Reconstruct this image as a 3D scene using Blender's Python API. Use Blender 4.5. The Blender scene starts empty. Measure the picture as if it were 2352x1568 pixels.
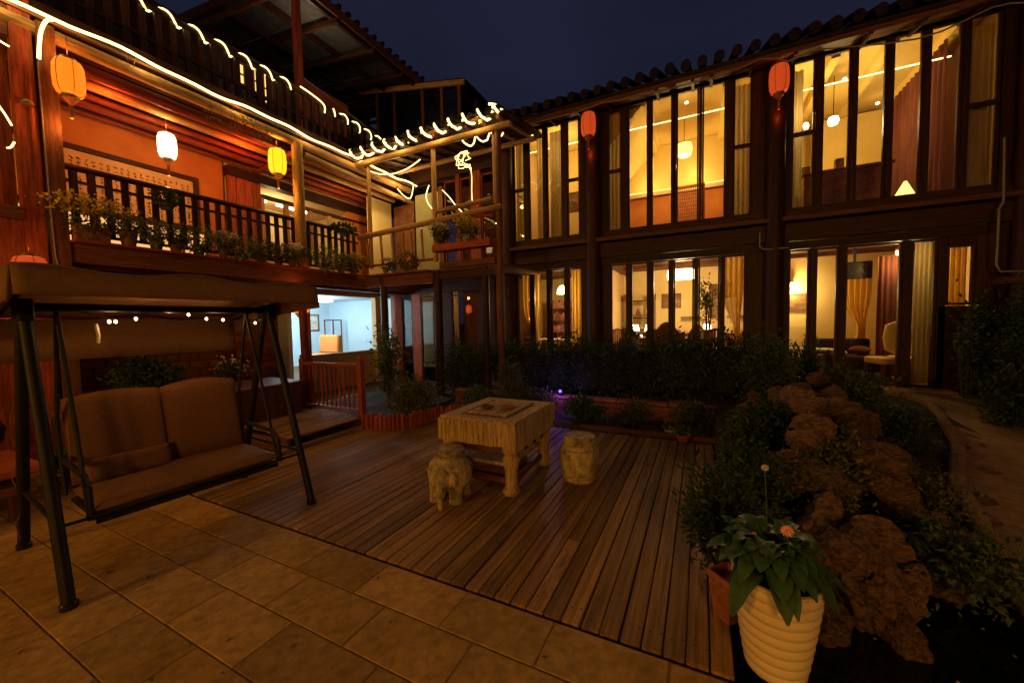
import bpy, bmesh, math, random
import numpy as np
from mathutils import Vector, Matrix, noise
random.seed(7); RS = np.random.RandomState(7)
S = bpy.context.scene; C = S.collection
pi = math.pi; sin = math.sin; cos = math.cos; rnd = random.uniform

# ---------------------------------------------------------------- camera
cd = bpy.data.cameras.new('camera'); cam = bpy.data.objects.new('camera', cd); C.objects.link(cam)
S.camera = cam
yaw, pit, rol = .4580, -.05113, -.01833
fw = Vector((-sin(yaw)*cos(pit), cos(yaw)*cos(pit), sin(pit)))
rt = Vector((cos(yaw), sin(yaw), 0)); up = rt.cross(fw)
r2 = rt*cos(rol)+up*sin(rol); u2 = up*cos(rol)-rt*sin(rol)
m = Matrix.Identity(4)
for i in range(3): m[i][0] = r2[i]; m[i][1] = u2[i]; m[i][2] = -fw[i]
m[2][3] = 1.6
cam.matrix_world = m
cd.sensor_width = 36; cd.lens = 882.6/2352*36; cd.clip_start = .05; cd.clip_end = 3000

# ---------------------------------------------------------------- world: a deep blue night sky with faint cloud
w = bpy.data.worlds.new('World'); S.world = w; w.use_nodes = True
nt = w.node_tree; bg = nt.nodes['Background']
tc = nt.nodes.new('ShaderNodeTexCoord'); nz = nt.nodes.new('ShaderNodeTexNoise'); cr = nt.nodes.new('ShaderNodeValToRGB')
mp = nt.nodes.new('ShaderNodeMapping'); mp.inputs['Scale'].default_value = (1, 1, 2.2)
nz.inputs['Scale'].default_value = 1.6; nz.inputs['Detail'].default_value = 5
cr.color_ramp.elements[0].position = .32; cr.color_ramp.elements[0].color = (.0068, .0084, .0200, 1)
cr.color_ramp.elements[1].position = .75; cr.color_ramp.elements[1].color = (.0150, .0170, .0370, 1)
nt.links.new(tc.outputs['Generated'], mp.inputs[0]); nt.links.new(mp.outputs[0], nz.inputs['Vector'])
nt.links.new(nz.outputs['Fac'], cr.inputs[0]); nt.links.new(cr.outputs[0], bg.inputs[0]); bg.inputs[1].default_value = 1.0
S.view_settings.view_transform = 'Standard'; S.view_settings.look = 'None'
S.view_settings.exposure = 0; S.view_settings.gamma = 1; S.view_settings.use_curve_mapping = False
S.cycles.use_denoising = True; S.cycles.max_bounces = 7; S.cycles.diffuse_bounces = 3; S.cycles.glossy_bounces = 3
S.cycles.transparent_max_bounces = 24; S.cycles.sample_clamp_indirect = 4; S.cycles.caustics_reflective = False

# ---------------------------------------------------------------- materials
M = {}
def lk(nt, a, b): nt.links.new(a, b)
def mat(name, c1, c2=None, scale=6, rough=.7, bump=.25, stretch=(1, 1, 1), vary=.25, detail=6, coord='Object', leaf=False, spec=.18, trans=0, dist=.01, metal=0, dirt=True):
    c2 = c2 or tuple(x*.55 for x in c1)
    mt = bpy.data.materials.new(name); mt.use_nodes = True; n = mt.node_tree; P = n.nodes['Principled BSDF']
    t = n.nodes.new('ShaderNodeTexCoord'); q = n.nodes.new('ShaderNodeMapping'); q.inputs['Scale'].default_value = stretch
    z = n.nodes.new('ShaderNodeTexNoise'); z.inputs['Scale'].default_value = scale; z.inputs['Detail'].default_value = detail; z.inputs['Roughness'].default_value = .62
    lk(n, t.outputs[coord], q.inputs[0])
    oi = n.nodes.new('ShaderNodeObjectInfo')
    if not leaf:
        ad = n.nodes.new('ShaderNodeVectorMath'); ad.operation = 'MULTIPLY_ADD'
        ad.inputs[1].default_value = (1, 1, 1); lk(n, q.outputs[0], ad.inputs[0])
        sc = n.nodes.new('ShaderNodeMath'); sc.operation = 'MULTIPLY'; sc.inputs[1].default_value = 37
        lk(n, oi.outputs['Random'], sc.inputs[0]); lk(n, sc.outputs[0], ad.inputs[2]); lk(n, ad.outputs[0], z.inputs['Vector'])
    else: lk(n, q.outputs[0], z.inputs['Vector'])
    r = n.nodes.new('ShaderNodeValToRGB'); r.color_ramp.elements[0].position = .35; r.color_ramp.elements[1].position = .65
    r.color_ramp.elements[0].color = (*c2, 1); r.color_ramp.elements[1].color = (*c1, 1); lk(n, z.outputs['Fac'], r.inputs[0])
    hs = n.nodes.new('ShaderNodeHueSaturation'); lk(n, r.outputs[0], hs.inputs['Color'])
    mr = n.nodes.new('ShaderNodeMapRange'); mr.inputs['To Min'].default_value = 1-vary; mr.inputs['To Max'].default_value = 1+vary
    if leaf:
        ge = n.nodes.new('ShaderNodeNewGeometry'); lk(n, ge.outputs['Random Per Island'], mr.inputs['Value'])
    else: lk(n, oi.outputs['Random'], mr.inputs['Value'])
    z2 = n.nodes.new('ShaderNodeTexNoise'); z2.inputs['Scale'].default_value = scale*5.3; z2.inputs['Detail'].default_value = 5; lk(n, q.outputs[0], z2.inputs['Vector'])
    m2 = n.nodes.new('ShaderNodeMapRange'); m2.inputs['From Min'].default_value = .3; m2.inputs['From Max'].default_value = .7; m2.inputs['To Min'].default_value = .72; m2.inputs['To Max'].default_value = 1.22; lk(n, z2.outputs['Fac'], m2.inputs['Value'])
    m3 = n.nodes.new('ShaderNodeMath'); m3.operation = 'MULTIPLY'; lk(n, mr.outputs[0], m3.inputs[0]); lk(n, m2.outputs[0], m3.inputs[1]) if dirt else None
    if not dirt: m3.inputs[1].default_value = 1
    lk(n, m3.outputs[0], hs.inputs['Value']); lk(n, hs.outputs[0], P.inputs['Base Color'])
    P.inputs['Roughness'].default_value = rough; P.inputs['Specular IOR Level'].default_value = spec; P.inputs['Metallic'].default_value = metal
    if bump:
        b = n.nodes.new('ShaderNodeBump'); b.inputs['Strength'].default_value = bump; b.inputs['Distance'].default_value = dist
        lk(n, z.outputs['Fac'], b.inputs['Height']); lk(n, b.outputs[0], P.inputs['Normal'])
    if trans:
        tr = n.nodes.new('ShaderNodeBsdfTranslucent'); lk(n, hs.outputs[0], tr.inputs[0])
        mx = n.nodes.new('ShaderNodeMixShader'); mx.inputs[0].default_value = trans
        lk(n, P.outputs[0], mx.inputs[1]); lk(n, tr.outputs[0], mx.inputs[2]); lk(n, mx.outputs[0], n.nodes['Material Output'].inputs[0])
    M[name] = mt; return mt
def emi(name, col, st, base=None, mode='AUTO'):
    mt = bpy.data.materials.new(name); mt.use_nodes = True; P = mt.node_tree.nodes['Principled BSDF']
    P.inputs['Base Color'].default_value = (*(base or tuple(x*.6 for x in col)), 1); P.inputs['Roughness'].default_value = .6
    P.inputs['Emission Color'].default_value = (*col, 1); P.inputs['Emission Strength'].default_value = st
    try: mt.cycles.emission_sampling = mode
    except Exception: pass
    M[name] = mt
def woodm(name, c, ax, rough=.6, vary=.3, k=.42, bump=.35, scale=5):
    st = [7, 7, 7]; st[ax] = .55
    mat(name, c, tuple(x*k for x in c), scale, rough, bump, st, vary, 7, spec=.2)
AX = {'x': 0, 'y': 1, 'z': 2}
for a, i in AX.items():
    woodm('deck_'+a, (.35, .18, .052), i, .6, .36, .36)
    woodm('red_'+a, (.38, .08, .028), i, .5, .25)
    woodm('dark_'+a, (.062, .022, .010), i, .5, .3)
    woodm('log_'+a, (.56, .31, .10), i, .55, .2)
    woodm('brown_'+a, (.20, .075, .026), i, .55, .25)
mat('stone', (.40, .23, .062), (.33, .185, .048), 4.5, .8, .35, vary=.22, dist=.006)
mat('mortar', (.22, .125, .035), None, 14, .95, .3)
mat('soil', (.07, .048, .03), None, 9, .95, .6, vary=0)
mat('path', (.36, .22, .10), (.25, .15, .065), 3, .85, .35, vary=.1)
mat('carved', (.54, .40, .21), (.16, .12, .06), 13, .85, .9, (1, 1, .45), .12, 9, dist=.02)
mat('carved_wood', (.54, .35, .16), (.20, .12, .05), 7, .75, .8, (6, 6, .5), .1, 9, dist=.012)
mat('rock', (.31, .17, .08), (.09, .05, .025), 4, .85, 1.0, (1, 1, 2.6), .35, 12, dist=.05)
mat('terracotta', (.38, .14, .07), (.26, .09, .05), 8, .75, .2, vary=.25)
mat('cream_pot', (.78, .62, .38), (.66, .50, .29), 2, .45, .12, vary=.03, dirt=False)
mat('grey_pot', (.12, .11, .10), None, 8, .6, .2)
mat('white_pot', (.6, .55, .48), None, 8, .5, .1)
mat('brick', (.27, .10, .04), (.17, .065, .03), 12, .85, .4, vary=.35)
mat('cream_wall', (.72, .52, .27), (.64, .45, .23), 3, .9, .08, vary=0, dirt=False)
mat('yellow_wall', (.84, .68, .32), (.78, .61, .27), 2, .9, .06, vary=0, dirt=False)
mat('gold_wall', (.80, .60, .20), (.72, .52, .16), 2, .85, .06, vary=0, dirt=False)
mat('orange_wall', (.62, .23, .055), (.52, .18, .045), 3, .9, .08, vary=0, dirt=False)
mat('blue_wall', (.62, .74, .80), (.56, .70, .78), 2, .9, .05, vary=0, dirt=False)
mat('green_wall', (.33, .31, .16), (.27, .25, .12), 3, .9, .08, vary=0, dirt=False)
mat('paper', (.74, .45, .19), (.66, .38, .15), 5, .9, .05, vary=0, dirt=False)
mat('ink', (.15, .04, .02), None, 5, .8, 0, vary=0)
mat('tile', (.028, .018, .016), (.016, .011, .010), 9, .8, .4, vary=.3)
mat('metal_black', (.014, .010, .009), (.009, .007, .006), 8, .55, .08, spec=.22, vary=.1, dirt=False)
mat('cushion', (.19, .088, .032), (.155, .07, .025), 40, .85, .35, vary=.05, dist=.003, dirt=False)
mat('canopy', (.26, .135, .055), (.22, .11, .045), 30, .85, .25, vary=.03, trans=.25, dist=.003, dirt=False)
mat('cur_yellow', (.85, .58, .16), (.70, .44, .10), 3, .85, .1, (1, 1, .2), .08, trans=.35, dirt=False)
mat('cur_cream', (.60, .50, .27), (.42, .34, .17), 3, .85, .1, (1, 1, .2), .15, trans=.35, dirt=False)
mat('cur_red', (.26, .085, .045), (.12, .04, .025), 3, .85, .1, (1, 1, .2), .1, trans=.25, dirt=False)
mat('furn', (.20, .08, .035), None, 5, .5, .1)
mat('leather', (.36, .17, .07), (.26, .12, .05), 5, .5, .15, dirt=False)
mat('sofa', (.05, .025, .03), None, 8, .8, .2)
mat('plastic_black', (.015, .014, .014), None, 5, .25, 0, spec=.5)
mat('white_cloth', (.75, .68, .55), None, 8, .8, .1, dirt=False)
mat('brass', (.5, .33, .12), None, 8, .35, .05, metal=.7)
mat('rubber', (.30, .25, .2), (.25, .2, .16), 9, .5, 0, vary=0)
mat('leaf_dark', (.050, .078, .022), (.028, .046, .013), 2, .6, 0, vary=.55, leaf=True, trans=.18)
mat('leaf_mid', (.085, .115, .030), (.05, .075, .02), 2, .55, 0, vary=.5, leaf=True, trans=.22)
mat('leaf_olive', (.13, .12, .035), (.08, .08, .02), 2, .55, 0, vary=.5, leaf=True, trans=.22)
mat('leaf_light', (.20, .21, .075), (.11, .13, .04), 2, .55, 0, vary=.45, leaf=True, trans=.25)
mat('leaf_big', (.055, .115, .030), (.035, .078, .02), 9, .42, .1, vary=.4, leaf=True, trans=.15, spec=.25)
mat('petal_yellow', (.85, .60, .08), None, 3, .7, 0, vary=.3, leaf=True, trans=.2)
mat('petal_white', (.85, .75, .62), None, 3, .7, 0, vary=.3, leaf=True, trans=.2)
mat('petal_pink', (.75, .22, .22), (.8, .4, .35), 3, .7, 0, vary=.3, leaf=True, trans=.2)
mat('petal_red', (.55, .03, .02), None, 3, .7, 0, vary=.3, leaf=True, trans=.2)
mat('stem', (.07, .055, .025), None, 8, .8, .1)
emi('rope', (1.0, .78, .25), 3.6)
emi('rope_coil', (1.0, .80, .28), 3.0)
emi('rope_soft', (1.0, .66, .30), 5)
emi('lan_orange', (1.0, .20, .008), 1.3, (.3, .06, .01))
emi('lan_white', (1.0, .72, .36), 4.0)
emi('lan_yellow', (1.0, .46, .01), 1.9, (.3, .1, .01))
emi('lan_red', (1.0, .10, .018), .50, (.3, .05, .02))
emi('cream_glow', (1.0, .58, .20), .85)
emi('bulb', (1.0, .80, .50), 16)
emi('bulb_swing', (1.0, .72, .38), 9)
emi('lamp_white', (1.0, .80, .48), 12)
emi('tube_white', (.75, .93, 1.0), 9)
emi('lamp_shade', (1.0, .62, .16), 1.5)
emi('lamp_glow', (1.0, .60, .16), 3.0)
emi('violet', (.20, .10, 1.0), 3.0)
emi('win_yellow', (1.0, .58, .12), .55)
def glass(name, tint, refl, rough=.01):
    mt = bpy.data.materials.new(name); mt.use_nodes = True; n = mt.node_tree; n.nodes.clear()
    o = n.nodes.new('ShaderNodeOutputMaterial'); t = n.nodes.new('ShaderNodeBsdfTransparent'); g = n.nodes.new('ShaderNodeBsdfGlossy')
    t.inputs[0].default_value = (*tint, 1); g.inputs['Roughness'].default_value = rough; g.inputs[0].default_value = (1, 1, 1, 1)
    f = n.nodes.new('ShaderNodeFresnel'); f.inputs[0].default_value = refl; x = n.nodes.new('ShaderNodeMixShader')
    lk(n, f.outputs[0], x.inputs[0]); lk(n, t.outputs[0], x.inputs[1]); lk(n, g.outputs[0], x.inputs[2]); lk(n, x.outputs[0], o.inputs[0]); M[name] = mt
mat('roof_panel', (.20, .18, .15), (.12, .11, .10), 5, .5, .1, vary=.3, trans=.4)
glass('glass', (.96, .93, .86), 1.42, .025); glass('glass_roof', (.45, .47, .5), 1.5, .15)
wm = bpy.data.materials.new('water'); wm.use_nodes = True; P_ = wm.node_tree.nodes['Principled BSDF']
P_.inputs['Base Color'].default_value = (.004, .007, .008, 1); P_.inputs['Roughness'].default_value = .06; M['water'] = wm
z_ = wm.node_tree.nodes.new('ShaderNodeTexNoise'); z_.inputs['Scale'].default_value = 9; b_ = wm.node_tree.nodes.new('ShaderNodeBump'); b_.inputs['Strength'].default_value = .12
lk(wm.node_tree, z_.outputs['Fac'], b_.inputs['Height']); lk(wm.node_tree, b_.outputs[0], P_.inputs['Normal'])

# ---------------------------------------------------------------- object helpers
ORG = {}
def prop(o, label=None, cat=None, group=None, kind=None):
    if label: o['label'] = label
    if cat: o['category'] = cat
    if group: o['group'] = group
    if kind: o['kind'] = kind
    return o
def thing(name, label, cat, loc=(0, 0, 0), group=None, rz=0):
    o = bpy.data.objects.new(name, None); C.objects.link(o); o.location = loc; o.rotation_euler[2] = rz
    o.empty_display_size = .1; ORG[o.name] = Vector(loc); return prop(o, label, cat, group)
def link(name, me, parent=None, loc=None, org=(0, 0, 0)):
    o = bpy.data.objects.new(name, me); C.objects.link(o)
    if parent: o.parent = parent
    if loc is not None: o.location = Vector(loc)
    ORG[o.name] = Vector(org); return o
class B:
    def __init__(s): s.v = []; s.f = []
    def add(s, vs, fs):
        k = len(s.v); s.v += [tuple(v) for v in vs]; s.f += [tuple(i+k for i in f) for f in fs]; return s
    def box(s, a, b):
        x0, y0, z0 = a; x1, y1, z1 = b
        return s.add([(x0,y0,z0),(x1,y0,z0),(x1,y1,z0),(x0,y1,z0),(x0,y0,z1),(x1,y0,z1),(x1,y1,z1),(x0,y1,z1)], [(0,3,2,1),(4,5,6,7),(0,1,5,4),(1,2,6,5),(2,3,7,6),(3,0,4,7)])
    def bar(s, p, q, w, h=None, upv=(0, 0, 1)):
        p = Vector(p); q = Vector(q); h = h or w; d = (q-p).normalized(); u = Vector(upv)
        if abs(d.dot(u)) > .98: u = Vector((0, 1, 0))
        a = d.cross(u).normalized()*w/2; b = a.cross(d).normalized()*h/2
        return s.add([p-a-b, p+a-b, p+a+b, p-a+b, q-a-b, q+a-b, q+a+b, q-a+b], [(0,1,2,3)[::-1],(4,5,6,7),(0,1,5,4),(1,2,6,5),(2,3,7,6),(3,0,4,7)])
    def tube(s, pts, r, n=8, cap=True):
        pts = [Vector(p) for p in pts]; rs = r if isinstance(r, (list, tuple)) else [r]*len(pts); vs = []; fs = []; a = None
        for i, p in enumerate(pts):
            d = (pts[min(i+1, len(pts)-1)]-pts[max(i-1, 0)]).normalized()
            if a is None:
                a = d.orthogonal().normalized()
            a = (a-d*a.dot(d)).normalized(); b = d.cross(a)
            for k in range(n): t = 2*pi*k/n; vs.append(p+(a*cos(t)+b*sin(t))*rs[i])
        for i in range(len(pts)-1):
            for k in range(n): fs.append((i*n+k, i*n+(k+1) % n, (i+1)*n+(k+1) % n, (i+1)*n+k))
        if cap: fs += [tuple(range(n))[::-1], tuple(range((len(pts)-1)*n, len(pts)*n))]
        return s.add(vs, fs)
    def lathe(s, prof, c=(0, 0, 0), n=20, sx=1, sy=1, closed=True):
        vs = []; fs = []
        for r, z in prof:
            for k in range(n): t = 2*pi*k/n; vs.append((c[0]+r*cos(t)*sx, c[1]+r*sin(t)*sy, c[2]+z))
        for i in range(len(prof)-1):
            for k in range(n): fs.append((i*n+k, i*n+(k+1) % n, (i+1)*n+(k+1) % n, (i+1)*n+k))
        if closed: fs += [tuple(range(n))[::-1], tuple(range((len(prof)-1)*n, len(prof)*n))]
        return s.add(vs, fs)
    def ball(s, c, r, n=12, sz=1): 
        k = n//2; return s.lathe([(max(.001, r*sin(pi*i/k)), -r*sz*cos(pi*i/k)) for i in range(k+1)], c, n)
    def build(s, name, mt, parent=None, smooth=True, bevel=0, **kw):
        org = ORG.get(parent.name, Vector()) if parent else Vector((0, 0, 0))
        me = bpy.data.meshes.new(name); me.from_pydata([tuple(Vector(v)-org) for v in s.v], [], s.f); me.update()
        me.materials.append(M[mt])
        if smooth: me.polygons.foreach_set('use_smooth', [True]*len(me.polygons)); me.set_sharp_from_angle(angle=.7)
        o = link(name, me, parent, org=org)
        if bevel: md = o.modifiers.new('bevel', 'BEVEL'); md.width = bevel; md.segments = 2; md.limit_method = 'ANGLE'
        return prop(o, **kw)
_bx = {}
def piece(name, size, mt, parent, loc, rot=(0, 0, 0), bevel=.004, key=''):
    """one small box-shaped piece (plank, slab, brick, baluster), mesh shared between alike pieces"""
    k = (tuple(round(x, 3) for x in size), mt, key)
    if k not in _bx:
        bm = bmesh.new(); bmesh.ops.create_cube(bm, size=1, matrix=Matrix.Diagonal((*size, 1)))
        if bevel: bmesh.ops.bevel(bm, geom=bm.edges[:], offset=bevel, segments=1, affect='EDGES')
        me = bpy.data.meshes.new(name); bm.to_mesh(me); bm.free(); me.materials.append(M[mt]); _bx[k] = me
    org = ORG.get(parent.name, Vector()) if parent else Vector()
    o = link(name, _bx[k], parent, Vector(loc)-org, org=org); o.rotation_euler = rot; return o
def copy_tree(o, loc, rz=0, label=None, scale=None):
    c = o.copy(); C.objects.link(c); c.location = loc; c.rotation_euler[2] = rz
    if label: c['label'] = label
    if scale: c.scale = (scale,)*3
    def rec(src, dst):
        for ch in src.children:
            d = ch.copy(); C.objects.link(d); d.parent = dst; rec(ch, d)
    rec(o, c); return c
def wall(name, a, b, mt, parent, **kw): return B().box(a, b).build(name, mt, parent, smooth=False, **kw)
def plight(name, loc, energy, col=(1, .62, .28), r=.06, parent=None):
    l = bpy.data.lights.new(name, 'POINT'); l.energy = energy; l.color = col; l.shadow_soft_size = r
    o = bpy.data.objects.new(name, l); C.objects.link(o)
    o.location = Vector(loc)-(ORG.get(parent.name, Vector()) if parent else Vector())
    if parent: o.parent = parent
    return o
def helix(p, q, r, pitch, per=10, ph=0, wob=0):
    p = Vector(p); q = Vector(q); d = (q-p); L = d.length; d.normalize(); a = Vector((0, 0, 1)); a = (a-d*a.dot(d)).normalized(); b = d.cross(a)
    n = int(L/pitch*per); out = []
    for i in range(n+1):
        t = i/n; g = 2*pi*t*L/pitch+ph; rr = r*(1+wob*rnd(-1, 1)); out.append(p+d*(t*L)+(a*cos(g)+b*sin(g))*rr)
    return out
def smooth_path(P, k=5):
    P = [Vector(p) for p in P]
    if len(P) < 3 or len(P) > 24: return P
    out = []
    for i in range(len(P)-1):
        a, b, c, d = P[max(i-1, 0)], P[i], P[i+1], P[min(i+2, len(P)-1)]
        for j in range(k): t = j/k; out.append(.5*((2*b)+(c-a)*t+(2*a-5*b+4*c-d)*t*t+(3*b-a-3*c+d)*t**3))
    return out+[P[-1]]
# leaves: many small folded blades spread through clumps
def leaves(name, mt, parent, blobs, n, size, org=None, aspect=.45, up_=0.2, hang=0, shell=.55, **kw):
    """blobs: list of (centre, (rx,ry,rz)); n leaves in all"""
    org = Vector(org) if org is not None else (ORG.get(parent.name, Vector()) if parent else Vector())
    vol = np.array([b[1][0]*b[1][1]*b[1][2] for b in blobs])**(2/3.); vol /= vol.sum()
    idx = RS.choice(len(blobs), n, p=vol); cen = np.array([tuple(Vector(b[0])-org) for b in blobs])[idx]; rad = np.array([b[1] for b in blobs])[idx]
    d = RS.normal(size=(n, 3)); d /= np.linalg.norm(d, axis=1)[:, None]
    rr = (shell+(1-shell)*RS.rand(n))[:, None]*(.82+.36*RS.rand(n))[:, None]
    # clumping
    ph = np.array([noise.noise(Vector(tuple(x*2.6)) + Vector((3*i_, 0, 0))) for x, i_ in zip(d, idx)])[:, None]
    pos = cen+d*rad*rr*(1+.38*ph)
    t = d*.7+RS.normal(size=(n, 3))*.75; t[:, 2] += up_; t[:, 2] -= hang; t /= np.linalg.norm(t, axis=1)[:, None]
    s = np.cross(t, RS.normal(size=(n, 3))); s /= np.linalg.norm(s, axis=1)[:, None]+1e-6; nn = np.cross(t, s)
    L = (size*(.6+.8*RS.rand(n)))[:, None]; W = L*aspect
    v = np.stack([pos, pos+t*L*.5+s*W*.5+nn*L*.06, pos+t*L, pos+t*L*.5-s*W*.5+nn*L*.06], 1).reshape(-1, 3)
    q = np.arange(n)[:, None]*4
    me = bpy.data.meshes.new(name); me.from_pydata(v.tolist(), [], (q+np.array([0, 1, 2, 3])).tolist()); me.update(); me.materials.append(M[mt])
    return prop(link(name, me, parent, org=org), **kw)
def bush(name, label, cat, loc, r, n, size, mt='leaf_dark', k=7, group=None, stems=4, aspect=.45, kind_leaf='foliage', **kw):
    """loc on the ground, r=(rx,ry,height)"""
    t = thing(name, label, cat, loc, group); bl = []
    for i in range(k):
        a = rnd(0, 2*pi); u = rnd(0, .55); bl.append((Vector(loc)+Vector((cos(a)*u*r[0], sin(a)*u*r[1], r[2]*rnd(.35, .68))), (r[0]*rnd(.42, .62), r[1]*rnd(.42, .62), r[2]*rnd(.26, .38))))
    bl.append((Vector(loc)+Vector((0, 0, r[2]*.5)), (r[0]*.8, r[1]*.8, r[2]*.42)))
    leaves(kind_leaf, mt, t, bl, n, size, aspect=aspect, **kw)
    b = B()
    for i in range(stems):
        c = bl[i % len(bl)][0]; p0 = Vector(loc)+Vector((rnd(-.05, .05), rnd(-.05, .05), 0)); b.tube([p0, (p0+c)/2+Vector((rnd(-.04, .04), rnd(-.04, .04), 0)), c+Vector((0, 0, r[2]*.1))], [.018, .012, .006], 6)
    b.build('stem', 'stem', t); return t
# ================================================================ SETTING: ground, paving, deck, path, pond
G0 = B().box((-400, -400, -.6), (400, 900, -.28)).build('ground', 'soil', None, smooth=False, kind='structure')
prop(B().box((-12.5, -4, -.26), (.52, 1.87, -.012)).box((-12.5, 1.87, -.26), (-4.66, 8.4, -.012)).build('paving_base', 'mortar', None, smooth=False), kind='structure')
pav = prop(B().box((-7.2, -2.6, -.035), (.5, 1.86, -.0035)).build('stone_paving', 'mortar', None, smooth=False), kind='structure'); ORG[pav.name] = Vector()
PAVC = {}
def slab(x0, x1, y0, y1, par, mt='stone'):
    k = random.randrange(3)
    o = piece('paving_slab', (round(x1-x0-.009, 2), round(y1-y0-.009, 2), .05), mt, par, ((x0+x1)/2, (y0+y1)/2, -.025+rnd(-.001, .001)), (rnd(-.002, .002), rnd(-.002, .002), rnd(-.004, .004)+(pi if k == 1 else 0)), .0035, str(k)); return o
rows = [1.86, 1.56, 1.26, .955, .655, .35, .05, -.27, -.6, -1.0, -1.45]
for r in range(len(rows)-1):
    if rows[r+1] > -1.5:
        x = .48; ofs = [.62, .02+.32, .3, .02, .33, .05, .3, 0, .3, .1][r]
        x1 = -4.62 if r == 0 else -5.6
        cuts = []; x = 1.03-ofs-.6*0
        xs = [.48]; xx = .48-(.28 if r % 2 else .6)
        while xx > x1: xs.append(xx); xx -= rnd(.52, .68)
        xs.append(x1)
        for a, b in zip(xs, xs[1:]):
            if a-b > .12 and not (rows[r] < .3 and a < -2.6 and False): slab(b, a, rows[r+1], rows[r], pav)
for j in range(10):                                    # the paving goes on under the swing and to the house wall
    for i in range(5):
        slab(-7.2+i*.5+(.12 if j % 2 else 0), -6.7+i*.5+(.12 if j % 2 else 0) if i < 4 else -4.68, 1.88+j*.5, 2.38+j*.5, pav) if j < 2 or i < 2 else None
# deck: one board after another, running away from the camera
deck = prop(B().box((-4.64, 1.9, -.2), (.12, 5.42, -.05)).build('deck', 'mortar', None, smooth=False), kind='structure'); ORG[deck.name] = Vector()
x = -4.62; i = 0
while x < .10:
    wd = rnd(.098, .108); y0 = 1.885
    gy = rnd(2.6, 4.8)
    kx = random.randrange(4)
    for a, b in (((1.885, 5.42),) if i % 3 else ((1.885, gy), (gy+.006, 5.42))):
        sy = round(b-a, 1)
        o = piece('plank', (.094, 1, .03), 'deck_y', deck, (x+wd/2, (a+b)/2, -.014+rnd(-.002, .002)), (0, 0, rnd(-.0015, .0015)), .004, 'dk%d' % kx); o.scale = (wd/.094*.93, b-a, 1)
    x += wd; i += 1
nails = B()
for yy in (2.0, 2.75, 3.5, 4.3, 5.1):
    x = -4.5
    while x < .05: nails.lathe([(.005, 0), (.003, .002)], (x, yy+rnd(-.01, .01), .002), 6); x += .0515
nails.build('screw', 'metal_black', deck, kind='stuff')
# path on the right, climbing gently to the sliding door
bp = B(); P1 = [(1.28, 1.4, .02), (1.62, 3.0, .04), (1.98, 4.5, .16), (2.45, 5.6, .24), (2.95, 7.4, .33), (2.8, 8.3, .38)]; P2 = [(4.4, 1.4, .02), (3.9, 3.0, .04), (3.6, 4.5, .16), (3.5, 5.6, .24), (3.6, 7.4, .33), (3.7, 8.3, .38)]
for a, b in zip(P1, P2): bp.v += [a, b, (b[0], b[1], -.3), (a[0], a[1], -.3)]
for i in range(5): k = i*4; bp.f += [(k, k+1, k+5, k+4), (k+3, k, k+4, k+7), (k+1, k+2, k+6, k+5)]
bp.f.append((3, 2, 1, 0)); bp.build('path', 'path', None, kind='structure')
kb = B().tube([Vector(p)+Vector((-.03, 0, .0)) for p in P1[:5]], .055, 8); prop(kb.build('path_kerb', 'path', None), kind='structure')
B().box((.15, -.6, -.27), (2.6, 3.4, -.12)).build('pond_water', 'water', None, smooth=False, kind='structure')
B().box((.5, -2.6, -.3), (.62, 1.86, -.002)).build('pond_kerb', 'stone', None, smooth=False, kind='structure', bevel=.01)
# planted soil beds behind and beside the deck
def bed(name, x0, x1, y0, y1, h, nx=24, ny=18, amp=.06):
    b = B()
    for j in range(ny+1):
        for i in range(nx+1):
            u = i/nx; v = j/ny; e = min(u, 1-u, v, 1-v)*6; x = x0+(x1-x0)*u; y = y0+(y1-y0)*v
            b.v.append((x, y, -.25 if e == 0 else h(x, y)+amp*noise.noise((x*2.1, y*2.1, 0))))
    for j in range(ny):
        for i in range(nx): k = j*(nx+1)+i; b.f.append((k, k+1, k+nx+2, k+nx+1))
    b.build(name, 'soil', None, kind='structure')
bed('planting_bed', -4.66, .4, 5.44, 8.4, lambda x, y: .02+.1*max(0, min(1, (y-6.4)/.5)))
bed('planting_bed', .1, 2.9, 3.2, 8.4, lambda x, y: .05+.28*max(0, min(1, (y-3.4)/3.5)))
bed('planting_bed', -6.9, -4.4, 4.35, 8.4, lambda x, y: .06)
bed('planting_bed', 3.5, 9, 1.2, 8.4, lambda x, y: .06+.22*max(0, min(1, (y-2)/5)))

# ================================================================ RIGHT HOUSE (facade plane y = 8.5)
RH = thing('timber_house', 'dark timber house with two storeys of tall glowing windows under a tiled eave', 'house', (0, 9.5, 0))
FY = 8.5
for x in (-4.17, -2.11, 1.17, 4.22):
    B().tube([(x, 8.33, 0), (x, 8.33, 6.0)], [.155, .14], 14).build('column', 'dark_z', RH)
for x0, x1 in ((-4.15, -4.09), (-2.42, -1.82), (.82, 1.41), (3.96, 4.6)):
    wall('post_panel', (x0, 8.46, .3), (x1, 8.56, 6.1), 'dark_z', RH)
wall('lintel', (-4.9, 8.42, 2.80), (4.6, 8.6, 2.93), 'dark_x', RH)
wall('floor_beam', (-4.2, 8.36, 2.95), (4.6, 8.6, 3.24), 'dark_x', RH)
wall('window_ledge', (-4.2, 8.22, 3.27), (4.6, 8.6, 3.345), 'brown_x', RH)
wall('sill_board', (-4.2, 8.40, 3.35), (4.6, 8.58, 3.49), 'dark_x', RH)
wall('header', (-4.2, 8.42, 6.06), (4.6, 8.6, 6.2), 'brown_x', RH)
wall('base_wall', (-4.9, 8.44, -.2), (1.36, 8.6, .62), 'rock', RH)
wall('base_wall', (3.36, 8.44, -.2), (9, 8.6, 1.72), 'dark_x', RH)
wall('door_step', (1.2, 8.15, -.2), (3.5, 8.62, .41), 'stone', RH)
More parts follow.
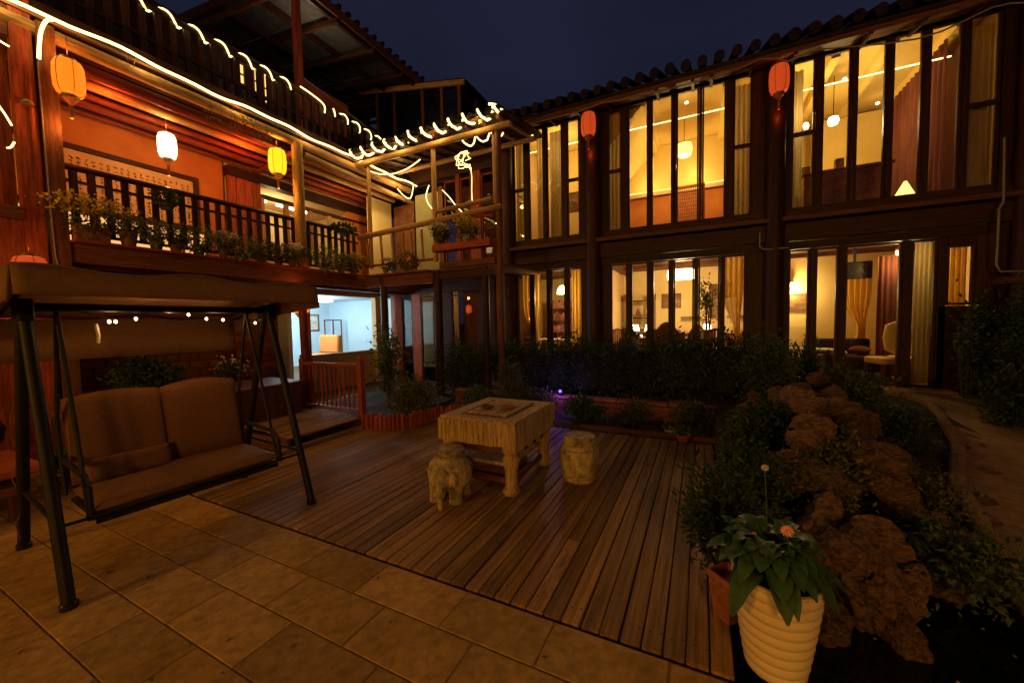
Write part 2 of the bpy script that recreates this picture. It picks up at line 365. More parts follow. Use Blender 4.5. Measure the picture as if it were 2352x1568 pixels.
wall('side_wall', (4.61, 8.48, 1.73), (9, 8.62, 6.2), 'dark_z', RH)
wall('sill_plank', (3.95, 8.2, 2.02), (6.5, 8.46, 2.12), 'brown_x', RH)
# soffit boards and eave
for i in range(3):
    y0 = 8.0+i*.165; wall('soffit_board', (-4.35, y0+.004, 5.99+i*.035), (9, y0+.16, 6.01+i*.035), 'brown_x', RH)
wall('fascia', (-4.35, 7.95, 5.93), (9, 7.998, 6.04), 'brown_x', RH)
x = -4.2
while x < 8.9: B().bar((x, 7.97, 5.93), (x, 8.5, 6.02), .05, .06).build('rafter_end', 'dark_y', RH) if x < 4.6 and int(x*10) % 2 else None; x += .31
prop(B().add([(-4.4, 7.9, 6.06), (9, 7.9, 6.06), (9, 14, 8.6), (-4.4, 14, 8.6), (-4.4, 7.9, 6.0), (9, 7.9, 6.0), (9, 14, 8.5), (-4.4, 14, 8.5)], [(0,1,2,3), (7,6,5,4), (0,4,5,1), (0,3,7,4), (1,5,6,2), (3,2,6,7)]).build('roof', 'tile', RH, smooth=False))
rb = B()
for k in range(9): t = 2*pi*k/16; rb.v += [(cos(t)*.075, 0, sin(t)*.085), (cos(t)*.07, 5.2, sin(t)*.08+2.16)]
for k in range(8): rb.f.append((k*2, k*2+2, k*2+3, k*2+1))
rb.f.append(tuple(range(0, 18, 2)))
drop = [(cos(pi*k/8)*.085, -.012, sin(pi*k/8)*.095-.01) for k in range(9)]+[(cos(-pi*k/8)*.085, -.012, sin(-pi*k/8)*.085-.01) for k in range(1, 8)]
n0 = len(rb.v); rb.v += drop; rb.f.append(tuple(range(n0, n0+16))); n1 = len(rb.v); rb.v += [(a, .012, c) for a, b, c in drop]; rb.f.append(tuple(range(n1, n1+16))[::-1]); rb.f += [(n0+k, n1+k, n1+(k+1) % 16, n0+(k+1) % 16) for k in range(16)]
tile_me = bpy.data.meshes.new('roof_tile'); tile_me.from_pydata(rb.v, [], rb.f); tile_me.materials.append(M['tile']); tile_me.update()
x = -4.3
while x < 5.2:
    o = link('roof_tile', tile_me, RH, Vector((x, 7.86+rnd(-.01, .01), 6.17+rnd(-.008, .008)))-ORG[RH.name]); s_ = rnd(.95, 1.06); o.scale = (s_, 1, s_*1.12); x += .268

def window(x0, x1, z0, z1, par, y=FY, split=None, ft=.03, axis='x', mt='dark_z', gl='glass'):
    """one casement: frame > panes; axis x = in a wall facing the camera, axis y = in the side house (y is then the x of the wall)"""
    def bx(a, b, zz0, zz1, d0, d1): return ((a, y+d0, zz0), (b, y+d1, zz1)) if axis == 'x' else ((y-d1, a, zz0), (y-d0, b, zz1))
    f = B()
    f.box(*bx(x0, x0+ft, z0, z1, -.03, .03)); f.box(*bx(x1-ft, x1, z0, z1, -.03, .03)); f.box(*bx(x0+ft, x1-ft, z0, z0+ft, -.028, .028)); f.box(*bx(x0+ft, x1-ft, z1-ft, z1, -.028, .028))
    if split: f.box(*bx(x0+ft, x1-ft, split-.03, split+.03, -.034, .034))
    w_ = f.build('window', mt, par, smooth=False)
    for a, b in (((z0, split), (split, z1)) if split else ((z0, z1),)):
        B().box(*bx(x0+ft*.8, x1-ft*.8, a+ft*.8, b-ft*.8, -.004, .003)).build('pane', gl, w_, smooth=False)
    return w_
U1 = [(-4.04, -3.79, 4.72), (-3.64, -3.31, 0), (-3.19, -2.86, 0), (-2.70, -2.46, 4.74)]
U2 = [(-1.79, -1.55, 4.76), (-1.37, -1.02, 0), (-.91, -.56, 0), (-.44, -.09, 0), (.02, .37, 0), (.54, .79, 4.78)]
U3 = [(1.44, 1.72, 4.80), (1.86, 2.20, 0), (2.31, 2.65, 0), (2.76, 3.08, 0), (3.19, 3.51, 0), (3.62, 3.92, 4.74)]
L1 = [(-4.60, -4.50), (-4.35, -4.11), (-3.98, -3.68), (-3.56, -3.25), (-3.12, -2.82), (-2.70, -2.38)]
L2 = [(-1.74, -1.44), (-1.32, -1.02), (-.89, -.60), (-.48, -.16), (-.03, .29), (.40, .72)]
def bay(units, z0, z1, xa, xb):
    prev = xa
    for u in units:
        a, b = u[0], u[1]; sp = u[2] if len(u) > 2 and u[2] else None
        window(a-.025, b+.025, z0, z1, RH, split=sp)
        if a-.028-prev > .02: wall('mullion', (prev, FY-.05, z0), (a-.028, FY+.06, z1), 'dark_z', RH)
        prev = b+.028
    if xb-prev > .02: wall('mullion', (prev, FY-.05, z0), (xb, FY+.06, z1), 'dark_z', RH)
bay(U1, 3.50, 6.05, -4.09, -2.421); bay(U2, 3.50, 6.05, -1.819, .819); bay(U3, 3.50, 6.05, 1.411, 3.959)
bay(L1, .63, 2.79, -4.88, -2.421) ; bay(L2, .63, 2.79, -1.819, .819)
# lower right bay: sliding glass doors and a small window
wall('mullion', (1.411, 8.45, .43), (1.43, 8.56, 2.79), 'dark_z', RH)
for a, b in ((1.40, 1.72), (1.79, 2.12), (2.20, 2.93), (3.03, 3.34)): window(a, b, .42, 2.79, RH, split=None, ft=.035)
for a, b in ((1.722, 1.788), (2.122, 2.198), (2.932, 3.028), (3.342, 3.44)): wall('mullion', (a, 8.44, .42), (b, 8.57, 2.79), 'dark_z', RH)
window(3.45, 3.76, 1.74, 2.66, RH); wall('post_panel', (3.765, 8.44, 1.73), (3.95, 8.57, 2.79), 'dark_z', RH); wall('lintel', (3.45, 8.44, 2.665), (3.76, 8.57, 2.795), 'dark_x', RH)
# ---- inside the right house
wall('floor_slab', (-4.9, 8.62, 2.98), (9, 12.9, 3.32), 'furn', RH)
wall('ceiling', (-4.3, 8.62, 6.22), (9, 12.9, 6.3), 'gold_wall', RH)
wall('floor_slab', (-4.9, 8.62, .30), (9, 12.9, .42), 'furn', RH)
wall('back_wall', (-4.9, 12.0, .42), (-2.1, 12.1, 2.97), 'yellow_wall', RH); wall('back_wall', (-2.1, 11.6, .42), (1.15, 11.7, 2.97), 'yellow_wall', RH); wall('back_wall', (1.15, 11.0, .42), (5, 11.1, 2.97), 'yellow_wall', RH)
wall('back_wall', (-4.2, 10.4, 3.33), (-2.1, 10.5, 6.21), 'gold_wall', RH); wall('back_wall', (-2.0, 11.2, 3.33), (1.1, 11.3, 6.21), 'gold_wall', RH); wall('back_wall', (1.2, 12.2, 3.33), (5, 12.3, 6.21), 'gold_wall', RH)
for x in (-2.11, 1.17): wall('partition', (x-.06, 8.63, .42), (x+.06, 12.5, 2.97), 'cream_wall', RH); wall('partition', (x-.06, 8.63, 3.33), (x+.06, 12.5, 6.21), 'yellow_wall', RH)
wall('partition', (4.3, 8.63, .42), (4.4, 12.5, 2.97), 'cream_wall', RH); wall('partition', (3.95, 8.63, 3.33), (4.05, 12.5, 6.21), 'gold_wall', RH); wall('partition', (-4.28, 8.63, 3.33), (-4.2, 12.5, 6.21), 'cream_wall', RH); wall('partition', (-4.98, 8.63, .3), (-4.9, 12.5, 2.97), 'furn', RH)
wall('dado', (-1.95, 11.1, 3.33), (1.0, 11.19, 4.86), 'orange_wall', RH); wall('cove', (-1.95, 11.0, 4.87), (1.0, 11.19, 4.97), 'cream_wall', RH)
for x0 in (-1.3, -.1): B().add([(x0, 8.7, 6.2), (x0+.5, 8.7, 6.2), (x0+.35, 11.1, 5.55), (x0+.05, 11.1, 5.55)], [(0, 1, 2, 3)]) if 0 else None
for x in (-1.2, .35, 2.0, 2.75, 3.55): wall('ceiling_beam', (x, 8.7, 6.06), (x+.13, 12.1, 6.215), 'gold_wall', RH)
wall('sloped_ceiling', (0, 0, 0), (0.01, .01, .01), 'gold_wall', RH) if 0 else None
B().add([(-2.0, 8.66, 6.2), (-1.0, 8.66, 6.2), (-1.0, 11.18, 6.2), (-2.0, 11.18, 6.2), (-2.04, 8.66, 5.2), (-2.04, 11.18, 5.2)], [(0, 1, 2, 3), (1, 4, 5, 2), (0, 4, 1), (3, 2, 5)]).build('sloped_ceiling', 'gold_wall', RH, smooth=False)
B().box((2.3, 11.4, 4.8), (3.9, 11.5, 6.1)).build('gable_panel', 'gold_wall', RH, smooth=False)
B().bar((-1.9, 11.08, 5.0), (.95, 11.08, 5.0), .03).build('cove_light', 'lamp_glow', RH)
for x0, x1 in ((-4.15, -2.2), (-2.02, 1.08), (1.25, 3.6)): o_ = B().tube([(x0, 8.95, 5.73+.015), (x1, 8.95, 5.755)], .011, 6).build('light_strip', 'rope_soft', RH)
def curtain(label, p, q, z0, z1, mt, folds=5, amp=.035, tie=None, group='curtains in the windows'):
    p = Vector((*p, 0)); q = Vector((*q, 0)); d = q-p; L = d.length; nrm = Vector((-d.y, d.x, 0))/L; b = B(); nx = folds*8; nz = 14
    for j in range(nz+1):
        v = j/nz; z = z0+(z1-z0)*v; sq = 1; cx = .5
        if tie: sq = 1-.72*math.exp(-((z-tie[0])/.42)**2) if z > tie[0] else .28+.25*min(1, (tie[0]-z)/.6); cx = .5+tie[1]*(1-sq)
        for i in range(nx+1):
            u = i/nx; uu = cx+(u-cx)*sq; a = amp*sin(u*folds*2*pi+.6*sin(v*3))*(1-.3*v)
            b.v.append(p+d*uu+nrm*a+Vector((0, 0, z)))
    for j in range(nz):
        for i in range(nx): k = j*(nx+1)+i; b.f.append((k, k+1, k+nx+2, k+nx+1))
    return b.build('curtain', mt, None, label=label, cat='curtain', group=group)
CY = 8.72
curtain('cream curtain behind the leftmost upper window of the dark timber house', (-4.1, CY), (-3.75, CY), 3.4, 6.0, 'cur_cream', 3)
curtain('narrow cream curtain gathered behind the second pane of the first upper bay', (-3.55, CY), (-3.35, CY), 3.4, 6.0, 'cur_cream', 2, .03)
curtain('wide cream curtain behind the third pane of the first upper bay', (-3.22, CY), (-2.83, CY), 3.4, 6.0, 'cur_cream', 4)
curtain('cream curtain in the upper window just right of the first red lantern', (-1.83, CY), (-1.5, CY), 3.4, 6.0, 'cur_cream', 4)
curtain('cream curtain in the upper window just left of the second red lantern', (.50, CY), (.82, CY), 3.4, 6.0, 'cur_cream', 4)
curtain('pale curtain in the upper window right beside the second red lantern', (1.42, CY), (1.62, CY), 3.4, 6.0, 'cur_cream', 2)
curtain('yellow curtain behind the rightmost upper window', (3.6, CY), (3.94, CY), 3.4, 6.0, 'cur_cream', 4)
curtain('long red brown curtain hung along the side wall of the upper right room', (3.5, 8.8), (3.5, 10.7), 3.35, 5.98, 'cur_red', 12, .05)
curtain('cream curtain at the far left edge of the lower windows', (-4.6, CY), (-4.5, CY), .45, 2.78, 'cur_yellow', 2, .02)
curtain('yellow curtain tied back in the third lower pane from the left', (-3.98, CY), (-3.5, CY), .45, 2.78, 'cur_yellow', 5, .035, (1.25, .42))
curtain('yellow curtain falling straight in the lower window left of the first column', (-2.72, CY), (-2.40, CY), .45, 2.78, 'cur_yellow', 4)
curtain('amber curtain in the last pane of the middle lower bay', (.38, CY), (.74, CY), .45, 2.78, 'cur_yellow', 4, .035, (1.35, .4))
curtain('golden curtain tied back in the room behind the glass door', (2.62, 10.2), (3.1, 10.2), .45, 2.7, 'cur_yellow', 5, .04, (1.3, .3))
curtain('dark red curtain drawn beside the golden one behind the glass door', (2.98, 9.6), (3.38, 9.6), .45, 2.7, 'cur_red', 5)
curtain('tall cream curtain behind the last sliding door panel', (3.17, CY), (3.4, CY), .45, 2.78, 'cur_cream', 4)
curtain('amber curtain in the small window at the right end of the lower storey', (3.46, CY), (3.78, CY), 1.7, 2.66, 'cur_yellow', 5)

def hanging_lamp(name, label, loc, prof, mt, cord, e=0, col=(1, .62, .28), cat='lamp', group=None, n=16, r=.05, lz=-.12):
    t = thing(name, label, cat, loc, group); B().lathe(prof, loc, n).build('lamp_shade', mt, t)
    B().tube([(loc[0], loc[1], loc[2]+prof[-1][1]), (loc[0], loc[1], loc[2]+cord)], .006, 5).build('cord', 'metal_black', t)
    if e: plight('lamp_light', (loc[0], loc[1], loc[2]+lz), e, col, r, t)
    return t
WARM = (1, .73, .31)
hanging_lamp('ceiling_lantern', 'round glowing lantern hanging in the middle upper room', (-.38, 10.0, 5.50), [(.05, -.16), (.15, -.12), (.18, 0), (.16, .13), (.06, .17)], 'lamp_glow', .7, 60, WARM, lz=-.3)
hanging_lamp('globe_lamp', 'bright white globe lamp in the upper right room', (2.26, 9.6, 5.35), [(.01, -.09), (.07, -.065), (.09, 0), (.07, .065), (.01, .09)], 'lamp_white', .85, 75, WARM, lz=-.25)
hanging_lamp('pendant_lamp', 'pendant lamp with pale shade in the left lower room', (-3.15, 9.3, 2.38), [(.13, -.1), (.12, 0), (.05, .10), (.01, .11)], 'lamp_white', .5, 75, WARM, lz=-.2)
hanging_lamp('drum_pendant', 'wide white drum pendant over the dining tables', (-.42, 9.8, 2.62), [(.30, -.1), (.31, 0), (.30, .10), (.02, .11)], 'lamp_white', .3, 95, (1, .68, .34), lz=-.25)
for i, (x, y, z, lb) in enumerate(((1.86, 10.9, 2.35, 'small round wall lamp glowing left behind the glass door'), (3.2, 9.4, 2.72, 'white ceiling spot at the top of the glass door'), (2.72, 8.9, 2.84, 'tiny ceiling spot above the television'))):
    t = thing('ceiling_spot', lb, 'lamp', (x, y, z), 'small room lamps behind the glass door'); B().ball((x, y, z), .05 if i < 2 else .025, 10).build('bulb', 'lamp_white', t); B().lathe([(.055, .03), (.06, .06), (.02, .1)], (x, y, z), 10).build('fitting', 'brass', t)
    if i < 2: plight('lamp_light', (x, y-.12, z-.15), (60, 40)[i], WARM, .05, t)
for i, (x, y) in enumerate(((2.39, 9.5), (3.2, 9.9), (3.3, 10.9), (-.30, 8.95))):
    B().lathe([(.03, 0), (.032, .02)], (x, y, 6.03), 10).build('downlight', 'bulb', None, label=('recessed spot above the globe lamp', 'recessed spot nearest the red brown curtain', 'recessed spot deepest in the upper right room', 'recessed spot above the round lantern of the middle upper room')[i], cat='spotlight', group='recessed ceiling spots')
plight('room_light', (-3.2, 9.4, 5.6), 40, (1, .70, .32), .12, RH)
plight('room_light', (1.5, 9.0, 5.2), 20, WARM, .1, RH)
for x in (-1.3, -.1): plight('cove_lamp', (x, 10.85, 5.22), 8, (1, .72, .34), .04, RH)
t = thing('wall_lamp', 'bright little lamp beside the pale curtain of the upper right room', 'lamp', (1.72, 9.0, 5.05)); B().ball((1.72, 9.0, 5.12), .045, 10, 1.4).build('bulb', 'lamp_white', t); B().lathe([(.02, -.06), (.03, 0)], (1.72, 9.0, 5.05), 8).build('fitting', 'brass', t); plight('lamp_light', (1.72, 9.0, 5.3), 6, WARM, .03, t)

def chair(label, loc, rz, mt='furn', seatmt='cushion', h=.95, group='dining chairs inside the lower rooms'):
    t = thing('dining_chair', label, 'chair', loc, group); x, y, z = loc
    B().box((x-.2, y-.2, z+.43), (x+.2, y+.2, z+.48)).build('seat', seatmt, t, bevel=.012)
    b = B(); n = 7
    for i in range(n): 
        a = (i/(n-1)-.5)*1.5; px = x+.22*sin(a); py = y+.2+.05*cos(a)-.05
        b.box((px-.018, py-.012, z+.48), (px+.018, py+.012, z+h-.05*abs(a)))
    b.tube([(x+.22*sin((i/8-.5)*1.5), y+.2+.05*cos((i/8-.5)*1.5)-.05, z+h-.05*abs((i/8-.5)*1.5)) for i in range(9)], .025, 6)
    b.build('backrest', mt, t)
    for sx in (-1, 1):
        for sy in (-1, 1): B().bar((x+sx*.17, y+sy*.17, z), (x+sx*.17, y+sy*.17, z+.43), .035).build('leg', mt, t, smooth=False)
    t.rotation_euler[2] = rz; return t
def table(label, loc, sx, sy, h=.75, mt='furn', group='tables inside the lower rooms', cloth=None):
    t = thing('dining_table', label, 'table', loc, group); x, y, z = loc
    B().box((x-sx, y-sy, z+h-.04), (x+sx, y+sy, z+h)).build('tabletop', cloth or mt, t, bevel=.008)
    for a in (-1, 1):
        for b_ in (-1, 1): B().bar((x+a*(sx-.05), y+b_*(sy-.05), z), (x+a*(sx-.05), y+b_*(sy-.05), z+h-.04), .05).build('leg', mt, t, smooth=False)
    return t
FZ = .42
for lb, x, y, w_, h in (('high backed brown leather booth left of the drum pendant', -.62, 9.05, .62, 1.12), ('high backed brown leather booth right of the drum pendant', -.02, 9.35, .5, 1.05), ('brown leather booth with a curved end beside the display shelf', -1.5, 9.2, .34, 1.15)):
    t = thing('booth_seat', lb, 'booth seat', (x, y, FZ), 'brown booths in the dining room'); B().box((x-w_/2, y, FZ), (x+w_/2, y+.5, FZ+.45)).build('seat', 'leather', t, bevel=.04)
    b = B(); n = 14
    for i in range(n+1):
        u = i/n; zt = FZ+h*(.80+.20*sin(pi*min(1, u*1.25))); xx = x-w_/2+w_*u; b.v += [(xx, y-.06, FZ), (xx, y-.06, zt), (xx, y+.06, zt), (xx, y+.06, FZ)]
    for i in range(n): k = i*4; b.f += [(k, k+4, k+5, k+1), (k+1, k+5, k+6, k+2), (k+2, k+6, k+7, k+3), (k+3, k+7, k+4, k)]
    b.f += [(3, 2, 1, 0), (n*4, n*4+1, n*4+2, n*4+3)]; b.build('backrest', 'leather', t, bevel=.03)
def table_lamp(label, loc, mt='lamp_white', e=5):
    t = thing('table_lamp', label, 'lamp', loc, 'table lamps in the dining room'); B().lathe([(.05, 0), (.055, .015), (.012, .03), (.012, .16)], loc, 12).build('lamp_base', 'brass', t)
    B().lathe([(.10, .15), (.065, .30)], loc, 14).build('lamp_shade', mt, t)
    if e: plight('lamp_light', (loc[0], loc[1], loc[2]+.40), e, WARM, .04, t)
table('long dark dining table behind the middle lower windows', (-1.1, 9.9, FZ), .7, .4); table('second dining table in front of the pale back wall', (.1, 9.6, FZ), .5, .4)
chair('curved back chair at the left end of the long dining table', (-1.75, 9.5, FZ), .6); chair('curved back chair facing the window at the long dining table', (-.95, 9.2, FZ), pi); chair('curved back chair between the two dining tables', (-.5, 9.35, FZ), pi-.3); chair('curved back chair pushed in at the second dining table', (.25, 9.05, FZ), pi)
table_lamp('small table lamp glowing at the left of the long dining table', (-1.45, 9.8, FZ+.75)); table_lamp('small table lamp glowing at the right of the long dining table', (-1.12, 9.65, FZ+.75)); table_lamp('white lamp low on the second dining table', (.12, 9.5, FZ+.75), 'lamp_white', 8)
t = thing('display_shelf', 'wooden shelf rack with small bright things in the dining room', 'shelf', (-1.55, 11.2, FZ))
B().box((-1.95, 11.1, FZ), (-1.9, 11.5, 2.3)).box((-1.2, 11.1, FZ), (-1.15, 11.5, 2.3)).build('side', 'brown_z', t)
for z in (.9, 1.3, 1.7, 2.1): B().box((-1.9, 11.12, z), (-1.2, 11.5, z+.03)).build('shelf_board', 'brown_x', t)
for i in range(9): B().lathe([(.04, 0), (.06, .05), (.03, .14), (.035, .17)], (-1.82+(i % 3)*.23, 11.25, (.93, 1.33, 1.73)[i//3]), 8).build('jar', ('white_pot', 'terracotta', 'brass')[i % 3], t)
t = thing('bookcase', 'tall shelf with purple and red rows behind the left lower windows', 'shelf', (-3.3, 10.8, FZ))
B().box((-4.0, 10.7, FZ), (-3.95, 11.1, 2.2)).box((-2.45, 10.7, FZ), (-2.4, 11.1, 2.2)).build('side', 'brown_z', t)
mat('book', (.38, .16, .22), (.25, .08, .06), 6, .8, 0, vary=.4)
for z in (.9, 1.25, 1.6, 1.95):
    B().box((-3.95, 10.7, z), (-2.45, 11.1, z+.03)).build('shelf_board', 'brown_x', t); x = -3.92
    while x < -2.6: w_ = rnd(.05, .1); B().box((x, 10.75, z+.031), (x+w_, 10.95, z+rnd(.18, .27))).build('book', 'book', t, smooth=False); x += w_+.006
table('low counter with pale top behind the left lower windows', (-3.3, 9.5, FZ), .6, .25, .72, 'furn', cloth='white_cloth')
bush('indoor_tree', 'small leafy tree in a pot behind the middle lower windows', 'tree', (.12, 9.15, FZ+.9), (.22, .2, 1.25), 500, .07, 'leaf_mid', 5, shell=.1)
B().lathe([(.11, 0), (.15, .2), (.14, .2), (.13, .17)], (.12, 9.15, FZ+.74), 14).build('plant_pot', 'white_pot', None, label='pale pot holding the small indoor tree on a table', cat='pot')
t = thing('television', 'black television hung high behind the glass door', 'television', (2.74, 9.9, 2.3)); B().box((2.45, 9.85, 2.32), (2.98, 9.92, 2.66)).build('screen', 'plastic_black', t, bevel=.01); B().bar((2.72, 9.9, 2.66), (2.72, 9.9, 2.95), .04).build('bracket', 'metal_black', t)
t = thing('sofa', 'dark sofa with rumpled cloth behind the glass door', 'sofa', (2.75, 9.5, FZ)); B().box((2.15, 9.3, FZ+.05), (3.0, 9.9, FZ+.42)).build('seat', 'sofa', t, bevel=.04); B().box((2.15, 9.9, FZ+.05), (3.0, 10.1, FZ+.72)).build('backrest', 'sofa', t, bevel=.04)
B().ball((2.75, 9.6, FZ+.52), .17, 12, .45).build('cushion', 'cur_red', t); B().ball((2.4, 9.5, FZ+.47), .14, 12, .35).build('cushion', 'white_cloth', t)
table('low table with flowers behind the glass door', (1.95, 9.3, FZ), .35, .3, .55, cloth='white_cloth')
for lb, x, y, rz in (('yellow round backed armchair nearest the cream curtain behind the glass door', 3.17, 9.15, 2.6), ('yellow armchair turned sideways in front of the dark sofa', 2.92, 9.0, -1.2)):
    t = thing('armchair', lb, 'chair', (x, y, FZ), 'yellow armchairs behind the glass door'); B().box((x-.2, y-.2, FZ+.32), (x+.2, y+.2, FZ+.44)).build('seat', 'cream_wall', t, bevel=.03)
    b = B(); b.lathe([(.01, -.3), (.16, -.22), (.19, 0), (.16, .22), (.01, .3)], (0, 0, 0), 14, 1, .3); b.v = [(x+v[0], y+.19+v[1], FZ+.78+v[2]) for v in b.v]; b.build('backrest', 'yellow_wall', t)
    for a in (-1, 1):
        for c in (-1, 1): B().bar((x+a*.16, y+c*.16, FZ), (x+a*.17, y+c*.17, FZ+.32), .04).build('leg', 'furn', t, smooth=False)
    t.rotation_euler[2] = rz
bush('flower_arrangement', 'green and white flower arrangement on the low table behind the glass door', 'flowers', (1.93, 9.25, FZ+.55), (.16, .14, .32), 260, .05, 'leaf_mid', 4)
# upper right room: dark furniture, triangular shade
t = thing('cabinet', 'long dark cabinet standing below the globe lamp upstairs', 'cabinet', (2.4, 9.3, 3.33)); B().box((1.72, 9.1, 3.33), (2.98, 9.5, 4.24)).build('cabinet_body', 'furn', t, bevel=.01); B().box((1.70, 9.06, 4.245), (3.0, 9.54, 4.29)).build('cabinet_top', 'brown_x', t, bevel=.005); B().box((2.22, 9.2, 4.295), (2.34, 9.32, 4.50)).build('box', 'furn', t, smooth=False)
t = thing('table_lamp', 'small glowing triangular lamp at the foot of the red brown curtain', 'lamp', (3.1, 8.95, 3.5)); B().lathe([(.05, 0), (.05, .02), (.012, .03), (.012, .16)], (3.1, 8.95, 3.5), 10).build('lamp_base', 'brass', t); B().lathe([(.13, .14), (.02, .36)], (3.1, 8.95, 3.5), 4).build('lamp_shade', 'lamp_glow', t)
t = thing('side_table', 'dark low side table under the triangular lamp', 'table', (3.1, 8.95, 3.33)); B().box((2.9, 8.78, 3.46), (3.3, 9.12, 3.495)).build('tabletop', 'furn', t); [B().bar((3.1+a*.17, 8.95+b*.14, 3.33), (3.1+a*.17, 8.95+b*.14, 3.455), .03).build('leg', 'furn', t) for a in (-1, 1) for b in (-1, 1)]
t = thing('carved_screen', 'speckled reddish openwork screen in the middle upper room', 'screen', (-.32, 10.2, 3.33))
B().box((-.6, 10.18, 3.33), (-.56, 10.22, 4.75)).box((.02, 10.18, 3.33), (.06, 10.22, 4.75)).box((-.56, 10.18, 4.7), (.02, 10.22, 4.75)).build('screen_frame', 'red_z', t)
b = B()
for i in range(14):
    x = -.54+i*.04; b.tube([(x+.01*sin(z*9+i), 10.2, 3.4+z*.13) for z in range(11)], .012, 4)
for z in range(16): b.bar((-.55, 10.2, 3.42+z*.085), (.01, 10.2, 3.42+z*.085), .014)
b.build('lattice', 'terracotta', t, kind='stuff')
for lb, x, y, z, w_, h in (('small framed picture on the back wall of the middle dining room', -.75, 11.58, 1.9, .5, .4), ('tall hanging scroll picture on the back wall behind the second dining table', .35, 11.58, 1.6, .34, .9), ('framed picture on the wall left behind the glass door', 1.95, 10.98, 1.75, .5, .38), ('framed picture on the gold wall of the first upper bay', -3.3, 10.38, 4.6, .6, .5), ('dark framed picture on the back wall of the upper right room', 2.6, 12.18, 4.9, .7, .45)):
    t = thing('picture', lb, 'picture', (x, y, z), 'pictures on the room walls'); B().box((x-w_/2, y-.02, z), (x+w_/2, y+.015, z+.03)).box((x-w_/2, y-.02, z+h-.03), (x+w_/2, y+.015, z+h)).box((x-w_/2, y-.02, z+.03), (x-w_/2+.03, y+.015, z+h-.03)).box((x+w_/2-.03, y-.02, z+.03), (x+w_/2, y+.015, z+h-.03)).build('frame', 'furn', t, smooth=False); B().box((x-w_/2+.03, y-.008, z+.03), (x+w_/2-.03, y+.01, z+h-.03)).build('print', 'rock', t, smooth=False)
for i, (lb, x, y, mt_) in enumerate((('glass candle at the left of the second dining table', -.2, 9.35, 'bulb'), ('dark vase on the second dining table', .35, 9.5, 'terracotta'), ('pale vase on the long dining table', -.7, 9.7, 'white_pot'), ('glass candle between the lamps on the long dining table', -1.28, 9.6, 'bulb'), ('brown jar at the end of the long dining table', -1.65, 9.9, 'furn'))):
    prop(B().lathe([(.03, 0), (.045, .05), (.05, .1), (.025, .15), (.03, .18)] if mt_ != 'bulb' else [(.02, 0), (.026, .05), (.02, .06)], (x, y, FZ+.752), 12).build('vase' if mt_ != 'bulb' else 'candle', mt_, None), lb, 'vase' if mt_ != 'bulb' else 'candle', 'small things on the dining tables')
for x in (-1.6, -.2, .9): wall('wall_shelf', (x-.3, 11.4, 1.62), (x+.2, 11.59, 1.65), 'brown_x', RH); wall('wainscot', (x-.45, 11.56, .43), (x+.25, 11.595, 1.2), 'brown_z', RH)
for x in (-1.9, 1.0): wall('ceiling_beam', (x-.06, 8.7, 2.86), (x+.06, 11.5, 2.97), 'brown_y', RH)
for y in (9.4, 10.4): wall('ceiling_beam', (-1.8, y, 2.88), (.9, y+.1, 2.965), 'brown_x', RH); wall('ceiling_beam', (1.3, y, 2.88), (4.2, y+.1, 2.965), 'brown_x', RH)
# cables and pipes on the right house
B().tube([(-3.47, 7.93, 5.90), (-2.9, 7.93, 5.885), (-2.32, 7.93, 5.88), (-1.8, 7.93, 5.93), (-1.4, 7.93, 5.89), (-.84, 7.93, 5.87), (-.3, 7.93, 5.855), (.22, 7.93, 5.86), (.6, 7.93, 5.90), (.87, 7.93, 5.95), (1.1, 7.93, 5.9), (1.26, 7.93, 5.80), (1.45, 7.93, 5.84), (1.66, 7.93, 5.86), (2.08, 7.93, 5.77), (2.5, 7.93, 5.68), (2.84, 7.93, 5.64), (3.08, 7.93, 5.66), (3.26, 7.93, 5.71), (3.58, 7.93, 5.81), (3.75, 7.93, 5.8), (3.95, 7.93, 5.74), (4.6, 7.93, 5.7)], .012, 6).build('eave_cable', 'rubber', None, label='pale cable looping along the eave of the dark timber house', cat='cable')
prop(B().tube([(3.88, 8.2, 4.1), (3.9, 8.2, 3.2), (3.86, 8.2, 3.1), (3.86, 8.2, 2.3), (3.9, 8.2, 2.2), (4.35, 8.2, 2.18)], .014, 6).build('drain_pipe', 'rubber', None), 'thin pale pipe bending down the right end of the dark timber house', 'pipe')
prop(B().tube([(.93, 8.2, 3.1), (.93, 8.2, 2.85), (1.0, 8.2, 2.8), (1.35, 8.2, 2.8)], .012, 6).build('conduit', 'rubber', None), 'short thin conduit beneath the ledge at the second log column', 'pipe')
# ================================================================ LEFT HOUSE (balcony face plane x = -7.2)
LH = thing('balcony_house', 'timber house with a long planted balcony and red purlin ceiling on the left', 'house', (-9.5, 3, 0))
X = -7.2
def lw(name, a, b, mt, **kw): return wall(name, a, b, mt, LH, **kw)
lw('corner_post', (X-.10, 1.60, 0), (X+.02, 1.77, 5.5), 'red_z'); lw('corner_post', (X-.12, 1.80, 0), (X+.06, 1.95, 5.3), 'brown_z')
B().tube([(X, 5.15, 0), (X, 5.14, 2.44)], [.10, .10], 14).build('column', 'red_z', LH); B().tube([(X-.02, 5.15, 2.73), (X, 5.14, 5.2)], [.105, .10], 14).build('column', 'log_z', LH)
lw('floor_beam', (X-.14, 1.96, 2.46), (X+.01, 8.4, 2.70), 'brown_y'); lw('shelf_board', (X-.2, 1.96, 2.705), (X+.20, 6.50, 2.735), 'red_y')
lw('floor_beam', (X-.34, 1.96, 2.40), (X-.16, 8.4, 2.46), 'dark_y')
for i in range(9):                                               # balcony floor boards
    lw('floor_board', (-9.0+i*.2, 1.6, 2.62), (-8.81+i*.2, 8.4, 2.66), 'brown_y') if -8.81+i*.2 < -7.35 else None
